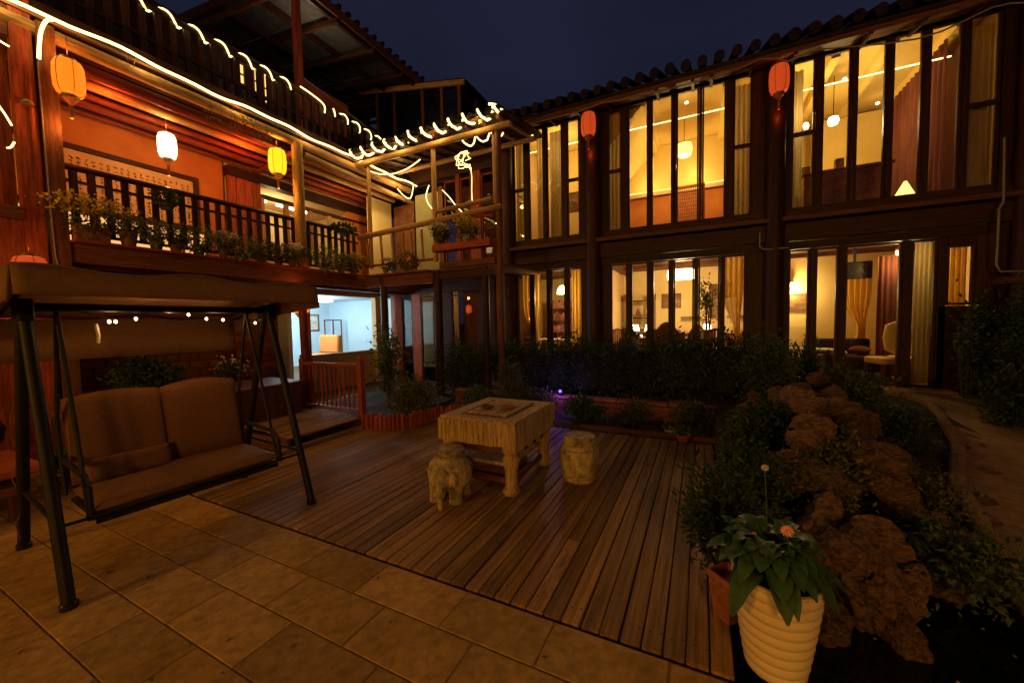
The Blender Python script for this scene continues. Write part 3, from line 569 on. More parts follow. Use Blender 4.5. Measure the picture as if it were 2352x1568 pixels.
# facade nearer than the corner post
lw('facade_wall', (X-.1, -3.5, 0), (X, 1.595, 2.9), 'red_z'); lw('facade_wall', (X-.1, -3.5, 5.0), (X, 1.595, 5.5), 'brown_y'); lw('sill_board', (X-.1, -3.5, 2.905), (X+.06, 1.595, 3.05), 'brown_y')
for y in (-3.0, -1.9, -.8, .3): lw('mullion', (X-.09, y, 3.06), (X-.01, y+.1, 4.99), 'red_z')
for y in (-2.9, -1.8, -.7, .4): window(y+.005, y+(.98 if y < .3 else 1.19), 3.06, 4.99, LH, y=-X+.05, axis='y', split=4.4, mt='red_z')
curtain('grey green curtain at the far left edge behind the facade window', (X-.28, -3), (X-.28, 1.5), 3.0, 5.0, 'cur_cream', 18, .05)
# back wall of the balcony with the calligraphy panel
lw('back_wall', (-8.8, 1.4, 2.66), (-8.7, 4.56, 5.13), 'orange_wall'); lw('end_wall', (-8.69, 1.49, 2.66), (-7.33, 1.597, 5.1), 'red_z')
plight('passage_fill', (-8.2, 2.6, 3.2), 2.5, (1, .6, .15), .04, LH)  # added fill point without a fixture, brightening the lower balcony wall
cp = thing('calligraphy_panel', 'long framed calligraphy panel with columns of brush writing on the balcony wall', 'panel', (-8.68, 3.1, 3.9))
B().box((-8.695, 1.62, 3.52), (-8.67, 4.02, 4.36)).build('paper', 'paper', cp, smooth=False)
for a, b in (((-8.70, 1.56, 4.365), (-8.64, 4.1, 4.44)), ((-8.70, 1.56, 3.44), (-8.64, 4.1, 3.515)), ((-8.70, 4.025, 3.52), (-8.64, 4.1, 4.36)), ((-8.70, 1.56, 3.52), (-8.64, 1.615, 4.36))): B().box(a, b).build('frame', 'dark_y', cp, smooth=False)
b = B(); y = 3.93
while y > 1.70:                                                   # brush written columns, too small in the photograph to read
    z = 4.24
    while z > 3.60:
        for k in range(random.choice((3, 4, 5))):
            a = random.choice((0, 0, pi/2, pi/2, .8, -.8)); cy = y+rnd(-.014, .014); cz = z+rnd(-.016, .016); l = rnd(.012, .024)
            b.bar((-8.667, cy-cos(a)*l, cz-sin(a)*l), (-8.667, cy+cos(a)*l, cz+sin(a)*l), .004, .0075, (1, 0, 0))
        z -= .058
        if random.random() < .07: z -= .05
    y -= .083
b.build('writing', 'ink', cp, smooth=False, kind='stuff')
for i in range(7): lw('wall_glow', (-8.70, 1.60+i*.37, 2.9), (-8.665, 1.93+i*.37, 3.40), 'cream_glow')  # emissive panels: the light on the lower wall is put into the surface
for i in range(8): lw('panel_post', (-8.69, 1.562+i*.37, 2.9), (-8.63, 1.597+i*.37, 3.43), 'brown_z')
# red boarded bay and lit windows further along
for i in range(4): lw('wall_board', (-8.62, 4.565+i*.165, 2.66), (-8.56, 4.72+i*.165, 4.75), 'red_z')
lw('header', (-8.72, 4.56, 4.66), (-8.5, 8.45, 4.84), 'dark_y'); lw('header', (-8.69, 5.24, 4.40), (-8.55, 8.45, 4.46), 'dark_y')
for i, (y0, y1) in enumerate(((5.30, 5.76), (5.86, 6.36), (6.46, 6.9), (7.0, 7.4))):
    window(y0, y1, 3.45, 4.38, LH, y=8.62, axis='y', mt='log_z'); window(y0, y1, 4.47, 4.65, LH, y=8.62, axis='y', mt='brown_z')
    lw('jamb', (-8.66, y1+.004, 2.66), (-8.57, y1+.096, 4.39), 'log_z')
lw('jamb', (-8.66, 5.23, 2.66), (-8.57, 5.296, 4.39), 'log_z'); lw('parapet', (-8.67, 5.30, 2.66), (-8.56, 7.4, 3.44), 'cream_wall')
lw('back_wall', (-8.68, 7.5, 2.66), (-8.58, 8.5, 4.65), 'orange_wall')
lw('room_wall', (-11.1, 4.6, 2.6), (-11.0, 8.5, 5.0), 'yellow_wall'); lw('room_wall', (-11.0, 4.6, 2.6), (-8.7, 4.7, 5.0), 'yellow_wall'); lw('room_wall', (-11.0, 8.4, 2.6), (-8.7, 8.5, 5.0), 'yellow_wall'); lw('room_floor', (-11, 4.7, 2.6), (-8.69, 8.4, 2.66), 'furn'); lw('room_ceiling', (-11, 4.7, 4.9), (-8.69, 8.4, 5.0), 'cream_wall')
for y in (5.4, 6.6): B().box((-10.2, y, 4.80), (-10.1, y+.9, 4.84)).build('tube_lamp', 'lamp_white', LH)
plight('room_light', (-9.9, 6.3, 4.5), 26, (1, .74, .36), .1, LH)
# purlin ceiling over the balcony
for i, (x, z, r) in enumerate(((-7.23, 5.22, .085), (-7.52, 5.06, .055), (-7.80, 5.05, .075), (-8.08, 5.0, .05), (-8.34, 4.98, .07), (-8.6, 4.95, .05))):
    B().tube([(x, 1.4, z), (x, 8.45, z+.02)], [r, r*.92], 10).build('purlin', 'log_y' if i in (0, 2) else 'red_y', LH)
for i in range(8): lw('ceiling_board', (-8.8+i*.2, 1.4, 5.14+i*.02), (-8.61+i*.2, 8.45, 5.165+i*.02), 'dark_y')
for y in (1.85, 5.15): B().tube([(-8.7, y, 4.86), (-7.25, y, 5.05)], .055, 8).build('cross_beam', 'red_x', LH)
B().tube([(X+.06, 5.25, 5.0), (X+.02, 8.55, 4.92)], [.065, .06], 10).build('eave_log', 'log_y', LH)
lw('eave_board', (X-.06, -3.5, 5.34), (X+.05, 8.7, 5.375), 'brown_y'); lw('eave_fascia', (X-.1, -3.5, 5.40), (X+.0, 8.7, 5.56), 'dark_y')
lw('terrace_floor', (-13, -3.5, 5.50), (X-.11, 9, 5.62), 'dark_y')
# railing of the balcony
rl = B().tube([(X-.1, 1.96, 3.69), (X-.1, 6.66, 3.73)], .042, 8).build('railing', 'dark_y', LH); ORG[rl.name] = ORG[LH.name]
B().box((X-.125, 1.96, 3.50), (X-.085, 6.66, 3.535)).build('rail', 'dark_y', rl); B().box((X-.125, 1.96, 2.83), (X-.085, 6.66, 2.87)).build('rail', 'dark_y', rl)
y = 2.06; k = 0
while y < 6.6: piece('baluster', (.04, .078, .84), 'dark_z', rl, (X-.10, y, 3.26), (0, 0, rnd(-.06, .06)), .006); y += .166; k += 1
# cream corner wall, doors and windows behind the gallery
lw('corner_wall', (-7.98, 7.62, 2.7), (-7.9, 8.44, 4.98), 'yellow_wall')
# ground floor: brick wall, bright room
mb = prop(B().box((-8.72, -3.5, -.2), (-8.66, 5.78, 2.40)).build('brick_wall', 'mortar', None, smooth=False), 'reddish brick ground floor wall in the shade behind the swing seat', 'wall'); ORG[mb.name] = Vector()
nb = 0
for j in range(14):                                               # the courses that show behind and beside the swing
    y = .9+(.16 if j % 2 else 0)
    while y < 5.5 and nb < 300:
        if j > 1: piece('brick', (.03, .305, .135), 'brick', mb, (-8.646+rnd(-.003, .003), y+.16, .3+j*.15), (0, 0, 0), .006); nb += 1
        y += .32
wall('lintel', (-8.3, 5.8, 2.33), (-8.16, 8.1, 2.45), 'cream_wall', LH)
lw('jamb', (-8.26, 5.78, 0), (-8.16, 5.88, 2.33), 'red_z'); lw('jamb', (-8.26, 7.92, 0), (-8.10, 8.12, 2.33), 'cream_wall'); lw('parapet', (-8.26, 5.88, 0), (-8.18, 7.92, .9), 'cream_wall')
window(5.9, 7.3, .92, 2.32, LH, y=8.22, axis='y', mt='white_pot'); window(7.34, 7.9, .92, 2.32, LH, y=8.22, axis='y', mt='furn')
lw('room_wall', (-11.3, 5.5, 0), (-11.2, 9, 2.4), 'blue_wall'); lw('room_wall', (-11.2, 5.5, 0), (-8.3, 5.6, 2.4), 'blue_wall'); lw('room_wall', (-11.2, 8.9, 0), (-8.3, 9, 2.4), 'blue_wall'); lw('room_ceiling', (-11.2, 5.6, 2.36), (-8.3, 8.9, 2.4), 'blue_wall'); lw('room_floor', (-11.2, 5.6, .3), (-8.3, 8.9, .35), 'furn')
B().box((-10.2, 6.2, 2.29), (-9.9, 8.0, 2.33)).build('tube_lamp', 'tube_white', LH)
plight('room_light', (-9.6, 6.8, 2.0), 130, (.72, .92, 1), .15, LH)
t = thing('picture', 'dark framed white picture on the pale blue wall of the bright room', 'picture', (-11.19, 8.3, 1.6)); B().box((-11.195, 8.08, 1.42), (-11.17, 8.12, 1.95)).box((-11.195, 8.44, 1.42), (-11.17, 8.48, 1.95)).box((-11.195, 8.12, 1.91), (-11.17, 8.44, 1.95)).box((-11.195, 8.12, 1.42), (-11.17, 8.44, 1.46)).build('frame', 'furn', t); B().box((-11.195, 8.121, 1.461), (-11.18, 8.439, 1.909)).build('print', 'white_cloth', t)
t = thing('clothes_rack', 'dark slender rack standing right of the picture in the bright room', 'rack', (-10.3, 8.2, .35)); [B().bar((-10.3, y, .35), (-10.3, y, 1.75), .03).build('upright', 'furn', t) for y in (8.0, 8.3, 8.6)]; B().bar((-10.3, 7.98, 1.75), (-10.3, 8.62, 1.75), .035).build('top_rail', 'furn', t)
t = thing('sofa', 'orange brown seat back seen through the bright window', 'sofa', (-9.6, 7.2, .35)); B().box((-10.0, 6.9, .36), (-9.2, 7.6, .8)).build('seat', 'orange_wall', t, bevel=.05); B().box((-10.0, 7.55, .8), (-9.2, 7.7, 1.32)).build('backrest', 'orange_wall', t, bevel=.05)
# ---- terrace railing above the eave
tr = thing('terrace_railing', 'dark roof terrace railing running above the glowing eave', 'railing', (-7.6, 3, 5.62))
B().tube([(-7.6, -3, 6.5), (-7.6, 5.2, 6.52), (-7.6, 8.3, 6.36)], .05, 8).build('rail', 'dark_y', tr); B().box((-7.63, -3, 5.98), (-7.57, 8.3, 6.03)).build('rail', 'dark_y', tr); B().box((-7.63, -3, 5.66), (-7.57, 8.3, 5.72)).build('rail', 'dark_y', tr)
y = -1
while y < 8.3: piece('baluster', (.05, .085, .84), 'dark_z', tr, (-7.6, y, 6.04)); y += .19
TH = thing('roof_room', 'dark boarded room on the roof terrace with a few small lit windows', 'house', (-9.8, 4, 5.62))
for i in range(24): wall('wall_board', (-9.56, -2+i*.5, 5.63), (-9.5, -1.51+i*.5, 7.9), 'dark_z', TH)
for (y, z, w_, h) in ((5.30, 7.12, .26, .5), (5.72, 7.02, .14, .75), (5.95, 6.95, .24, .8)):
    f = B().box((-9.495, y, z), (-9.46, y+.04, z+h)).box((-9.495, y+w_-.04, z), (-9.46, y+w_, z+h)).box((-9.495, y+.04, z+h-.04), (-9.46, y+w_-.04, z+h)).box((-9.495, y+.04, z), (-9.46, y+w_-.04, z+.04)).box((-9.495, y+.04, z+h*.45), (-9.46, y+w_-.04, z+h*.45+.03)).build('window', 'red_z', TH, smooth=False); ORG[f.name] = ORG[TH.name]
    B().box((-9.496, y+.02, z+.02), (-9.485, y+w_-.02, z+h-.02)).build('lit_pane', 'lamp_shade', f)
# ---- glass roofed pavilion on the terrace
PV = thing('roof_pavilion', 'open timber pavilion with a glazed lean-to roof on the terrace', 'pavilion', (-9.5, 7.5, 5.62))
def pz(x): return 8.80+(-7.7-x)*.13
for x, y in ((-7.95, 5.8), (-7.95, 9.9), (-11.5, 5.8), (-10.2, 9.9)): B().bar((x, y, 5.62), (x, y, pz(x)-.1), .13).build('post', 'red_z' if y < 6 else 'dark_z', PV, smooth=False)
for x in (-7.75, -8.9, -10.1, -11.3, -12.6): B().bar((x, 5.5, pz(x)-.06), (x, 11.0, pz(x)-.06), .08, .14).build('roof_beam', 'dark_y', PV, smooth=False)
for y in (5.55, 6.6, 7.7, 8.8, 9.9, 10.95): B().bar((-7.6, y, pz(-7.6)-.15), (-13, y, pz(-13)-.15), .07, .1).build('rafter', 'brown_x' if y < 6 else 'dark_x', PV, smooth=False)
B().bar((-7.58, 5.45, pz(-7.6)), (-7.58, 11.0, pz(-7.6)), .05, .2).build('eave_board', 'brown_y', PV, smooth=False); B().bar((-7.6, 5.42, pz(-7.6)+.02), (-13, 5.42, pz(-13)+.02), .05, .2).build('barge_board', 'brown_x', PV, smooth=False)
for i in range(5):
    for j in range(4):
        x0 = -7.65-j*1.25; y0 = 5.5+i*1.1; B().add([(x0, y0, pz(x0)+.03), (x0-1.23, y0, pz(x0-1.23)+.03), (x0-1.23, y0+1.08, pz(x0-1.23)+.03), (x0, y0+1.08, pz(x0)+.03), (x0, y0, pz(x0)+.04), (x0-1.23, y0, pz(x0-1.23)+.04), (x0-1.23, y0+1.08, pz(x0-1.23)+.04), (x0, y0+1.08, pz(x0)+.04)], [(0,1,2,3),(7,6,5,4),(0,4,5,1),(1,5,6,2),(2,6,7,3),(3,7,4,0)]).build('roof_pane', 'roof_panel', PV, smooth=False)
y = 5.5
while y < 11: B().tube([(-7.5, y, pz(-7.6)+.12), (-8.0, y, pz(-8.0)+.15)], .06, 6).build('roof_tile', 'tile', PV); y += .27
B().box((-8.42, 6.15, 6.5), (-8.38, 7.5, 7.35)).build('red_screen', 'red_y', PV, smooth=False); B().bar((-8.4, 6.0, 7.42), (-8.4, 8.6, 7.0), .04).build('screen_rail', 'rubber', PV)
prop(B().add([(-8.5, 7.0, 6.55), (-8.1, 7.0, 6.3), (-8.1, 7.9, 6.3), (-8.5, 7.9, 6.55), (-8.5, 7.0, 6.57), (-8.1, 7.0, 6.32), (-8.1, 7.9, 6.32), (-8.5, 7.9, 6.57)], [(0,1,2,3),(7,6,5,4),(0,4,5,1),(1,5,6,2),(2,6,7,3),(3,7,4,0)]).build('awning', 'orange_wall', None, smooth=False), 'small orange awning on the terrace behind the wound rail', 'awning')
PW = thing('glazed_pavilion', 'smaller dark glazed pavilion with a sloping roof behind the gallery', 'pavilion', (-8, 10.5, 5.6))
def qz(x): return 8.35+(-6.1-x)*.2
B().add([(-6.0, 9.45, qz(-6)), (-10, 9.45, qz(-10)), (-10, 12, qz(-10)), (-6, 12, qz(-6)), (-6.0, 9.45, qz(-6)+.12), (-10, 9.45, qz(-10)+.12), (-10, 12, qz(-10)+.12), (-6, 12, qz(-6)+.12)], [(0,1,2,3),(7,6,5,4),(0,4,5,1),(1,5,6,2),(2,6,7,3),(3,7,4,0)]).build('roof', 'tile', PW, smooth=False)
B().bar((-5.98, 9.42, qz(-6)-.02), (-10, 9.42, qz(-10)-.02), .06, .14).build('barge_board', 'log_x', PW)
for x in (-9.3, -8.6, -7.5, -6.8, -6.2): B().bar((x, 9.5, 5.6), (x, 9.5, qz(x)-.03), .09).build('post', 'brown_z', PW, smooth=False)
for y in (10.4, 11.4): B().bar((-6.2, y, 5.6), (-6.2, y, qz(-6.2)-.03), .08).build('post', 'brown_z', PW, smooth=False)
for a, b_ in ((-9.25, -8.65), (-8.55, -7.55), (-7.45, -6.85), (-6.75, -6.25)): B().box((a, 9.49, 5.7), (b_, 9.51, qz(b_)-.1)).build('pane', 'glass_roof', PW, smooth=False)
B().box((-9.3, 11.9, 5.6), (-6.2, 11.96, 8.3)).build('back_wall', 'furn', PW, smooth=False); B().box((-10, 9.5, 5.4), (-4.5, 12, 5.6)).build('floor_slab', 'furn', PW, smooth=False)
wall('upper_wall', (-8.6, 8.62, 5.35), (-4.35, 9.3, 6.1), 'tile', PW)

# ================================================================ GALLERY joining the two houses (front y = 6.67)
GA = thing('gallery', 'log railed upper gallery joining the two houses under a light wrapped roof', 'gallery', (-5.2, 7.4, 0)); GY = 6.67
for i, (x, r, z0) in enumerate(((-6.9, .05, 2.9), (-5.05, .055, 2.9), (-3.52, .07, -.05), (-3.86, .085, -.05), (-5.02, .09, -.05), (-6.55, .09, -.05))):
    B().tube([(x, GY, z0), (x+.01, GY, (5.22 if i < 3 else 2.70))], [r, r*.9], 12).build('post', 'log_z' if i < 2 else 'brown_z' if i < 3 else 'dark_z', GA)
B().tube([(-3.6, GY+.03, 3.9), (-3.61, GY+.03, 5.24)], .045, 10).build('post', 'log_z', GA)
B().tube([(-7.18, GY-.08, 3.62), (-5.3, GY-.09, 3.70), (-3.42, GY-.08, 3.80)], [.062, .058, .052], 10).build('handrail', 'log_x', GA)
B().tube([(-5.0, GY+.0, 3.93), (-3.66, GY, 4.0)], .045, 10).build('handrail', 'log_x', GA); B().tube([(-5.0, GY-.02, 3.76), (-3.66, GY, 3.68)], .035, 8).build('handrail', 'red_x', GA)
B().box((-7.1, GY-.03, 2.93), (-5.12, GY+.02, 2.98)).build('bottom_rail', 'red_x', GA)
for x in (-6.98, -6.55, -6.22, -5.9, -5.68, -5.38): B().tube([(x, GY, 2.985), (x, GY-.04, 3.60)], .028, 8).build('baluster', 'log_z', GA)
for i in range(12): wall('floor_board', (-7.1, 6.7+i*.145, 2.70), (-3.4, 6.84+i*.145, 2.74), 'brown_x', GA)
wall('floor_beam', (-7.06, GY-.06, 2.46), (-5.1, GY+.06, 2.69), 'brown_x', GA); wall('floor_beam', (-4.93, GY-.05, 2.74), (-3.60, GY+.05, 2.86), 'brown_x', GA); wall('floor_beam', (-4.93, GY-.07, 2.52), (-3.60, GY+.03, 2.64), 'dark_x', GA)
wall('planter_shelf', (-4.98, GY-.22, 3.07), (-3.62, GY+.02, 3.20), 'red_x', GA)
B().tube([(-7.3, 6.6, 5.27), (-3.2, 6.6, 5.28)], [.07, .06], 10).build('eave_log', 'log_x', GA); B().tube([(-7.3, 8.0, 5.58), (-3.3, 8.0, 5.6)], .06, 10).build('back_log', 'log_x', GA)
for i in range(11): x = -7.1+i*.37; B().bar((x, 6.45, 5.38), (x, 8.3, 5.72), .06, .07).build('rafter', 'log_y' if i > 8 else 'dark_y', GA, smooth=False)
for j in range(7): wall('roof_board', (-7.25, 6.42+j*.27, 5.43+j*.048), (-3.2, 6.68+j*.27, 5.455+j*.048), 'dark_x', GA)
gt = B(); x = -7.15
while x < -3.2:
    b = B()
    for k in range(7): t_ = pi*k/6; b.v += [(x+cos(t_)*.08, 6.36, 5.47+sin(t_)*.08), (x+cos(t_)*.08, 8.35, 5.83+sin(t_)*.08)]
    for k in range(6): b.f.append((k*2, k*2+2, k*2+3, k*2+1))
    b.f.append(tuple(range(0, 14, 2))); b.build('roof_tile', 'tile', GA); x += .2
# wall behind the gallery: upper storey
bw = thing('link_wall', 'dark wall with doors and tall panes behind the gallery', 'wall', (-6, 8.6, 0))
wall('green_panel', (-7.08, 8.50, 2.74), (-6.30, 8.58, 5.1), 'green_wall', bw); wall('dark_door', (-7.86, 8.5, 2.74), (-7.14, 8.56, 4.9), 'furn', bw); wall('door_frame', (-6.28, 8.46, 2.74), (-6.14, 8.6, 5.2), 'brown_z', bw)
for a, b_ in ((-6.1, -5.72), (-5.6, -5.28), (-4.98, -4.45)): window(a, b_, 2.9, 5.3, bw, y=8.53, mt='red_z', gl='glass')
for a, b_ in ((-5.715, -5.605), (-5.275, -4.985), (-4.445, -4.25)): wall('jamb', (a, 8.46, 2.74), (b_, 8.6, 5.4), 'red_z', bw)
wall('inner_wall', (-6.2, 9.2, 2.7), (-4.2, 9.25, 5.4), 'furn', bw); wall('header', (-8.5, 8.46, 5.41), (-4.2, 8.6, 5.9), 'dark_x', bw)
wall('storey_beam', (-8.6, 8.44, 2.42), (-4.95, 8.6, 2.69), 'dark_x', bw)
# ground floor under the gallery
for a, b_, mt_ in ((-7.66, -7.28, 'green_wall'), (-6.98, -6.52, 'cream_wall'), (-5.95, -5.1, 'furn')):
    window(a, b_, .5, 2.34, bw, y=8.5, mt='dark_z'); wall('inner_wall', (a-.1, 9.2, .3), (b_+.3, 9.24, 2.6), mt_, bw)
for a, b_ in ((-8.06, -7.67), (-7.275, -6.985), (-6.515, -5.955), (-5.095, -4.92)): wall('wall_panel', (a, 8.46, -.1), (b_, 8.56, 2.41), 'dark_z' if a > -7 else 'red_z', bw)
wall('base_wall', (-7.65, 8.45, -.1), (-4.93, 8.55, .49), 'rock', bw) if 0 else None
plight('passage_fill', (-6.8, 7.7, 5.0), 22, (1, .66, .26), .04, bw); plight('passage_fill', (-7.3, 7.3, 4.3), 18, (1, .66, .26), .04, bw); plight('window_light', (-6.75, 9.0, 2.1), 5, (1, .6, .25), .04, bw); plight('passage_fill', (-6.0, 7.6, 2.3), 3, (1, .3, .08), .04, bw)  # passage points are added fill without fixtures, brightening gallery walls and posts

# ================================================================ LIGHTS ON THE HOUSES: rope lights and lanterns
def rope(label, paths, mt='rope', r=.013, cat='rope light', group=None):
    b = B()
    for p in paths: b.tube(smooth_path(p), r, 6)
    return b.build('rope_light', mt, None, label=label, cat=cat, group=group)
ev = []; y = -3.2
while y < 8.75: ev.append((X+.085+rnd(-.004, .004), y, 5.395+.022*sin(y*3.1)+.012*sin(y*7.7+1))); y += .12
rope('bright warm rope light running straight along the balcony house eave', [ev], r=.021)
rope('short rope light curling down beside the left corner post', [[(X+.1, 1.93, 5.36), (X+.13, 1.87, 5.3), (X+.14, 1.82, 5.15), (X+.13, 1.80, 4.98), (X+.12, 1.79, 4.82)]], r=.017)
for lb, p_ in (('short straight glowing stroke modelling a rope light reflection high on the far left window', [(X+.09, 1.40, 4.92), (X+.09, 1.52, 4.86), (X+.09, 1.58, 4.84)]), ('curved glowing stroke modelling a rope light reflection halfway up the far left window', [(X+.09, 1.46, 4.15), (X+.09, 1.51, 4.05), (X+.09, 1.55, 3.95)]), ('tiny lowest glowing curl modelling a rope light reflection on the far left window', [(X+.09, 1.50, 3.68), (X+.09, 1.53, 3.70), (X+.09, 1.56, 3.77)])): rope(lb, [p_], 'rope_coil', r=.010)  # glowing strips stand in for rope light reflections in the window pane
rope('rope light wound in loops around the terrace handrail', [helix((-7.6, 1.0, 6.5), (-7.6, 5.35, 6.52), .072, .385, 12, 1.2, .04), [(-7.51, 5.5, 6.56), (-7.50, 5.75, 6.53), (-7.51, 6.05, 6.46), (-7.53, 6.08, 6.3)], helix((-7.6, 6.3, 6.47), (-7.6, 8.2, 6.36), .085, .36, 12, 1.2, .08)], 'rope_coil', r=.015)
rope('rope light coiled around the front edge of the gallery roof', [helix((-7.15, 6.46, 5.45), (-3.35, 6.46, 5.50), .10, .335, 14, .4, .12)], 'rope_coil', r=.025)
rope('rope light bundled on the right end of the gallery roof edge', [[(-3.55, 6.4, 5.62), (-3.42, 6.5, 5.60), (-3.36, 6.9, 5.56), (-3.42, 7.4, 5.66), (-3.36, 7.9, 5.74), (-3.34, 8.0, 5.62)]], 'rope_coil', r=.022)
rope('smaller rope light coil under the gallery roof near the right posts', [helix((-4.55, 7.0, 5.36), (-3.6, 7.0, 5.38), .08, .34, 12, 0, .15)], 'rope_coil', r=.016)
kn = []
for i in range(44): a = i*.6; kn.append((-4.58+.15*sin(a*1.13)+.05*sin(a*3), 7.1+.08*cos(a*.7), 5.04+.14*sin(a*.61)+.04*cos(a*2.3)))
rope('tangled knot of rope light hanging under the gallery roof with a dangling end', [kn, [(-4.42, 7.1, 4.95), (-4.38, 7.1, 4.7), (-4.40, 7.12, 4.4), (-4.38, 7.1, 4.12)]], 'rope_coil', r=.007)
rope('loose rope light swags drooping across the left half of the gallery', [[(-6.9, 6.75, 5.14), (-6.6, 6.75, 5.02), (-6.2, 6.75, 4.96), (-5.8, 6.75, 5.0), (-5.45, 6.75, 5.12)], [(-6.05, 7.8, 5.0), (-6.15, 7.8, 4.75), (-6.05, 7.8, 4.5), (-5.85, 7.8, 4.35), (-5.6, 7.8, 4.3)], [(-5.8, 8.0, 4.9), (-5.6, 8.0, 4.7), (-5.4, 8.0, 4.45), (-5.2, 8.0, 4.25)], [(-6.7, 7.4, 4.9), (-6.5, 7.4, 4.7), (-6.3, 7.4, 4.62), (-6.2, 7.4, 4.9)]], 'rope_coil', r=.012)
def lantern(label, loc, r, h, mt, cord, e, col, ribs=12, group='cloth lanterns', tassel=True):
    """loc = centre of the lantern"""
    t = thing('lantern', label, 'lantern', loc, group); x, y, z = loc
    pr = [(r*.52, -h/2), (r*.80, -h*.46), (r*.95, -h*.32), (r, 0), (r*.95, h*.32), (r*.80, h*.46), (r*.52, h/2)]
    b = B(); nn = ribs*2; vs = []
    for rr, zz in pr:
        for k in range(nn): q = rr*(1 if k % 2 else .955); vs.append((x+q*cos(2*pi*k/nn), y+q*sin(2*pi*k/nn), z+zz))
    b.add(vs, [(i*nn+k, i*nn+(k+1) % nn, (i+1)*nn+(k+1) % nn, (i+1)*nn+k) for i in range(6) for k in range(nn)]); sh = b.build('lamp_shade', mt, t)
    b = B()
    for k in range(0, nn, 4): b.tube([(x+rr*1.01*cos(2*pi*k/nn), y+rr*1.01*sin(2*pi*k/nn), z+zz) for rr, zz in pr], .0035, 4)
    b.build('rib', 'terracotta', sh, kind='stuff')
    B().lathe([(r*.54, -h/2-.03), (r*.56, -h/2)], (x, y, z), 16).build('ring', 'brass', t); B().lathe([(r*.54, h/2), (r*.5, h/2+.03)], (x, y, z), 16).build('ring', 'brass', t)
    B().tube([(x, y, z+h/2+.03), (x, y, z+h/2+cord)], .005, 5).build('cord', 'red_z', t)
    if tassel: B().lathe([(r*.50, -h/2-.035), (r*.22, -h/2-.09), (.012, -h/2-.12), (.02, -h/2-.16), (.016, -h/2-.27)], (x, y, z), 10).build('tassel', 'terracotta', t)
    if e: plight('lantern_light', (x, y, z-h/2-.34), e, col, .03, t); plight('lantern_light', (x, y, z+h/2+.12), e*.6, col, .03, t)
    return t
OR = (1, .30, .05); YE = (1, .42, .08)
lantern('big orange lantern hanging beside the left corner post', (-6.98, 2.0, 4.68), .145, .42, 'lan_orange', .30, 9, OR)
lantern('white glowing lantern hanging in the middle of the balcony', (-7.75, 3.27, 4.53), .125, .40, 'lan_white', .22, 11, (1, .55, .2), tassel=True)
lantern('yellow lantern hanging left of the orange lit balcony column', (-7.25, 4.76, 4.72), .155, .46, 'lan_yellow', .18, 11, YE)
lantern('red lantern at the first log column of the dark timber house', (-2.13, 8.1, 5.66), .155, .46, 'lan_red', .10, 1.5, (1, .12, .03))
lantern('red lantern at the second log column of the dark timber house', (1.16, 8.08, 5.62), .15, .46, 'lan_red', .12, 1.5, (1, .12, .03))
lantern('orange lantern half hidden behind the swing canopy by the bright room', (-6.95, 4.88, 2.02), .17, .36, 'lan_orange', .10, 4, OR)
lantern('tiny red lantern hanging low behind the gallery handrail', (-7.05, 8.1, 3.28), .09, .22, 'lan_red', .5, 0, OR, 6)
lantern('red lantern glowing at the far left edge under the balcony house', (-6.75, 1.52, 2.25), .14, .36, 'lan_red', .10, 3, OR)
lantern('small red lantern inside the last pane of the middle lower bay', (.52, 8.66+.3, 2.42), .07, .16, 'lan_red', .1, 0, OR, 6)
lantern('dim red lantern shape modelling a lantern reflection in the glass under the gallery', (-5.5, 8.62, 1.95), .08, .2, 'lan_red', .2, 0, OR, 6)  # solid stand-in for a red lantern's reflection in the pane
for i, (x, z) in enumerate(((-4.0, 3.5),)): pass
plight('balcony_fill', (-7.6, 2.6, 4.85), 11, (1, .16, .02), .05, LH); plight('balcony_fill', (-7.6, 4.4, 4.85), 15, (1, .10, .015), .05, LH); plight('balcony_fill', (-7.9, 6.9, 4.6), 7, (1, .5, .15), .05, LH)  # added fill points without fixtures, brightening and reddening the balcony
for i in range(9): plight('eave_light', (X+.2, -2.2+i*1.25, 5.33), 3.2, (1, .66, .26), .03, LH)
for i in range(4): plight('coil_light', (-6.7+i*.95, 6.34, 5.35), 9, (1, .66, .24), .03, GA); plight('terrace_light', (-7.45, 2+i*1.7, 6.7), 1.6, (1, .66, .26), .03, tr)
plight('coil_light', (-4.5, 7.1, 4.78), 3.5, (1, .7, .3), .05, GA); plight('pavilion_light', (-8.3, 6.4, 8.2), 14, (1, .8, .55), .04, PV)
prop(B().lathe([(.06, 0), (.055, .03), (.02, .06)], (-7.12, 1.68, 4.25), 12).build('metal_cap', 'brass', None), 'small round metal cap fixed on the left corner post', 'fitting')
prop(B().tube([(X+.08, 1.79, 4.8), (X+.085, 1.79, 4.0), (X+.08, 1.80, 3.2), (X+.085, 1.81, 2.5), (X+.10, 1.83, 2.35)], .008, 6).build('cable', 'rubber', None), 'pale cable running down the left corner post', 'cable')

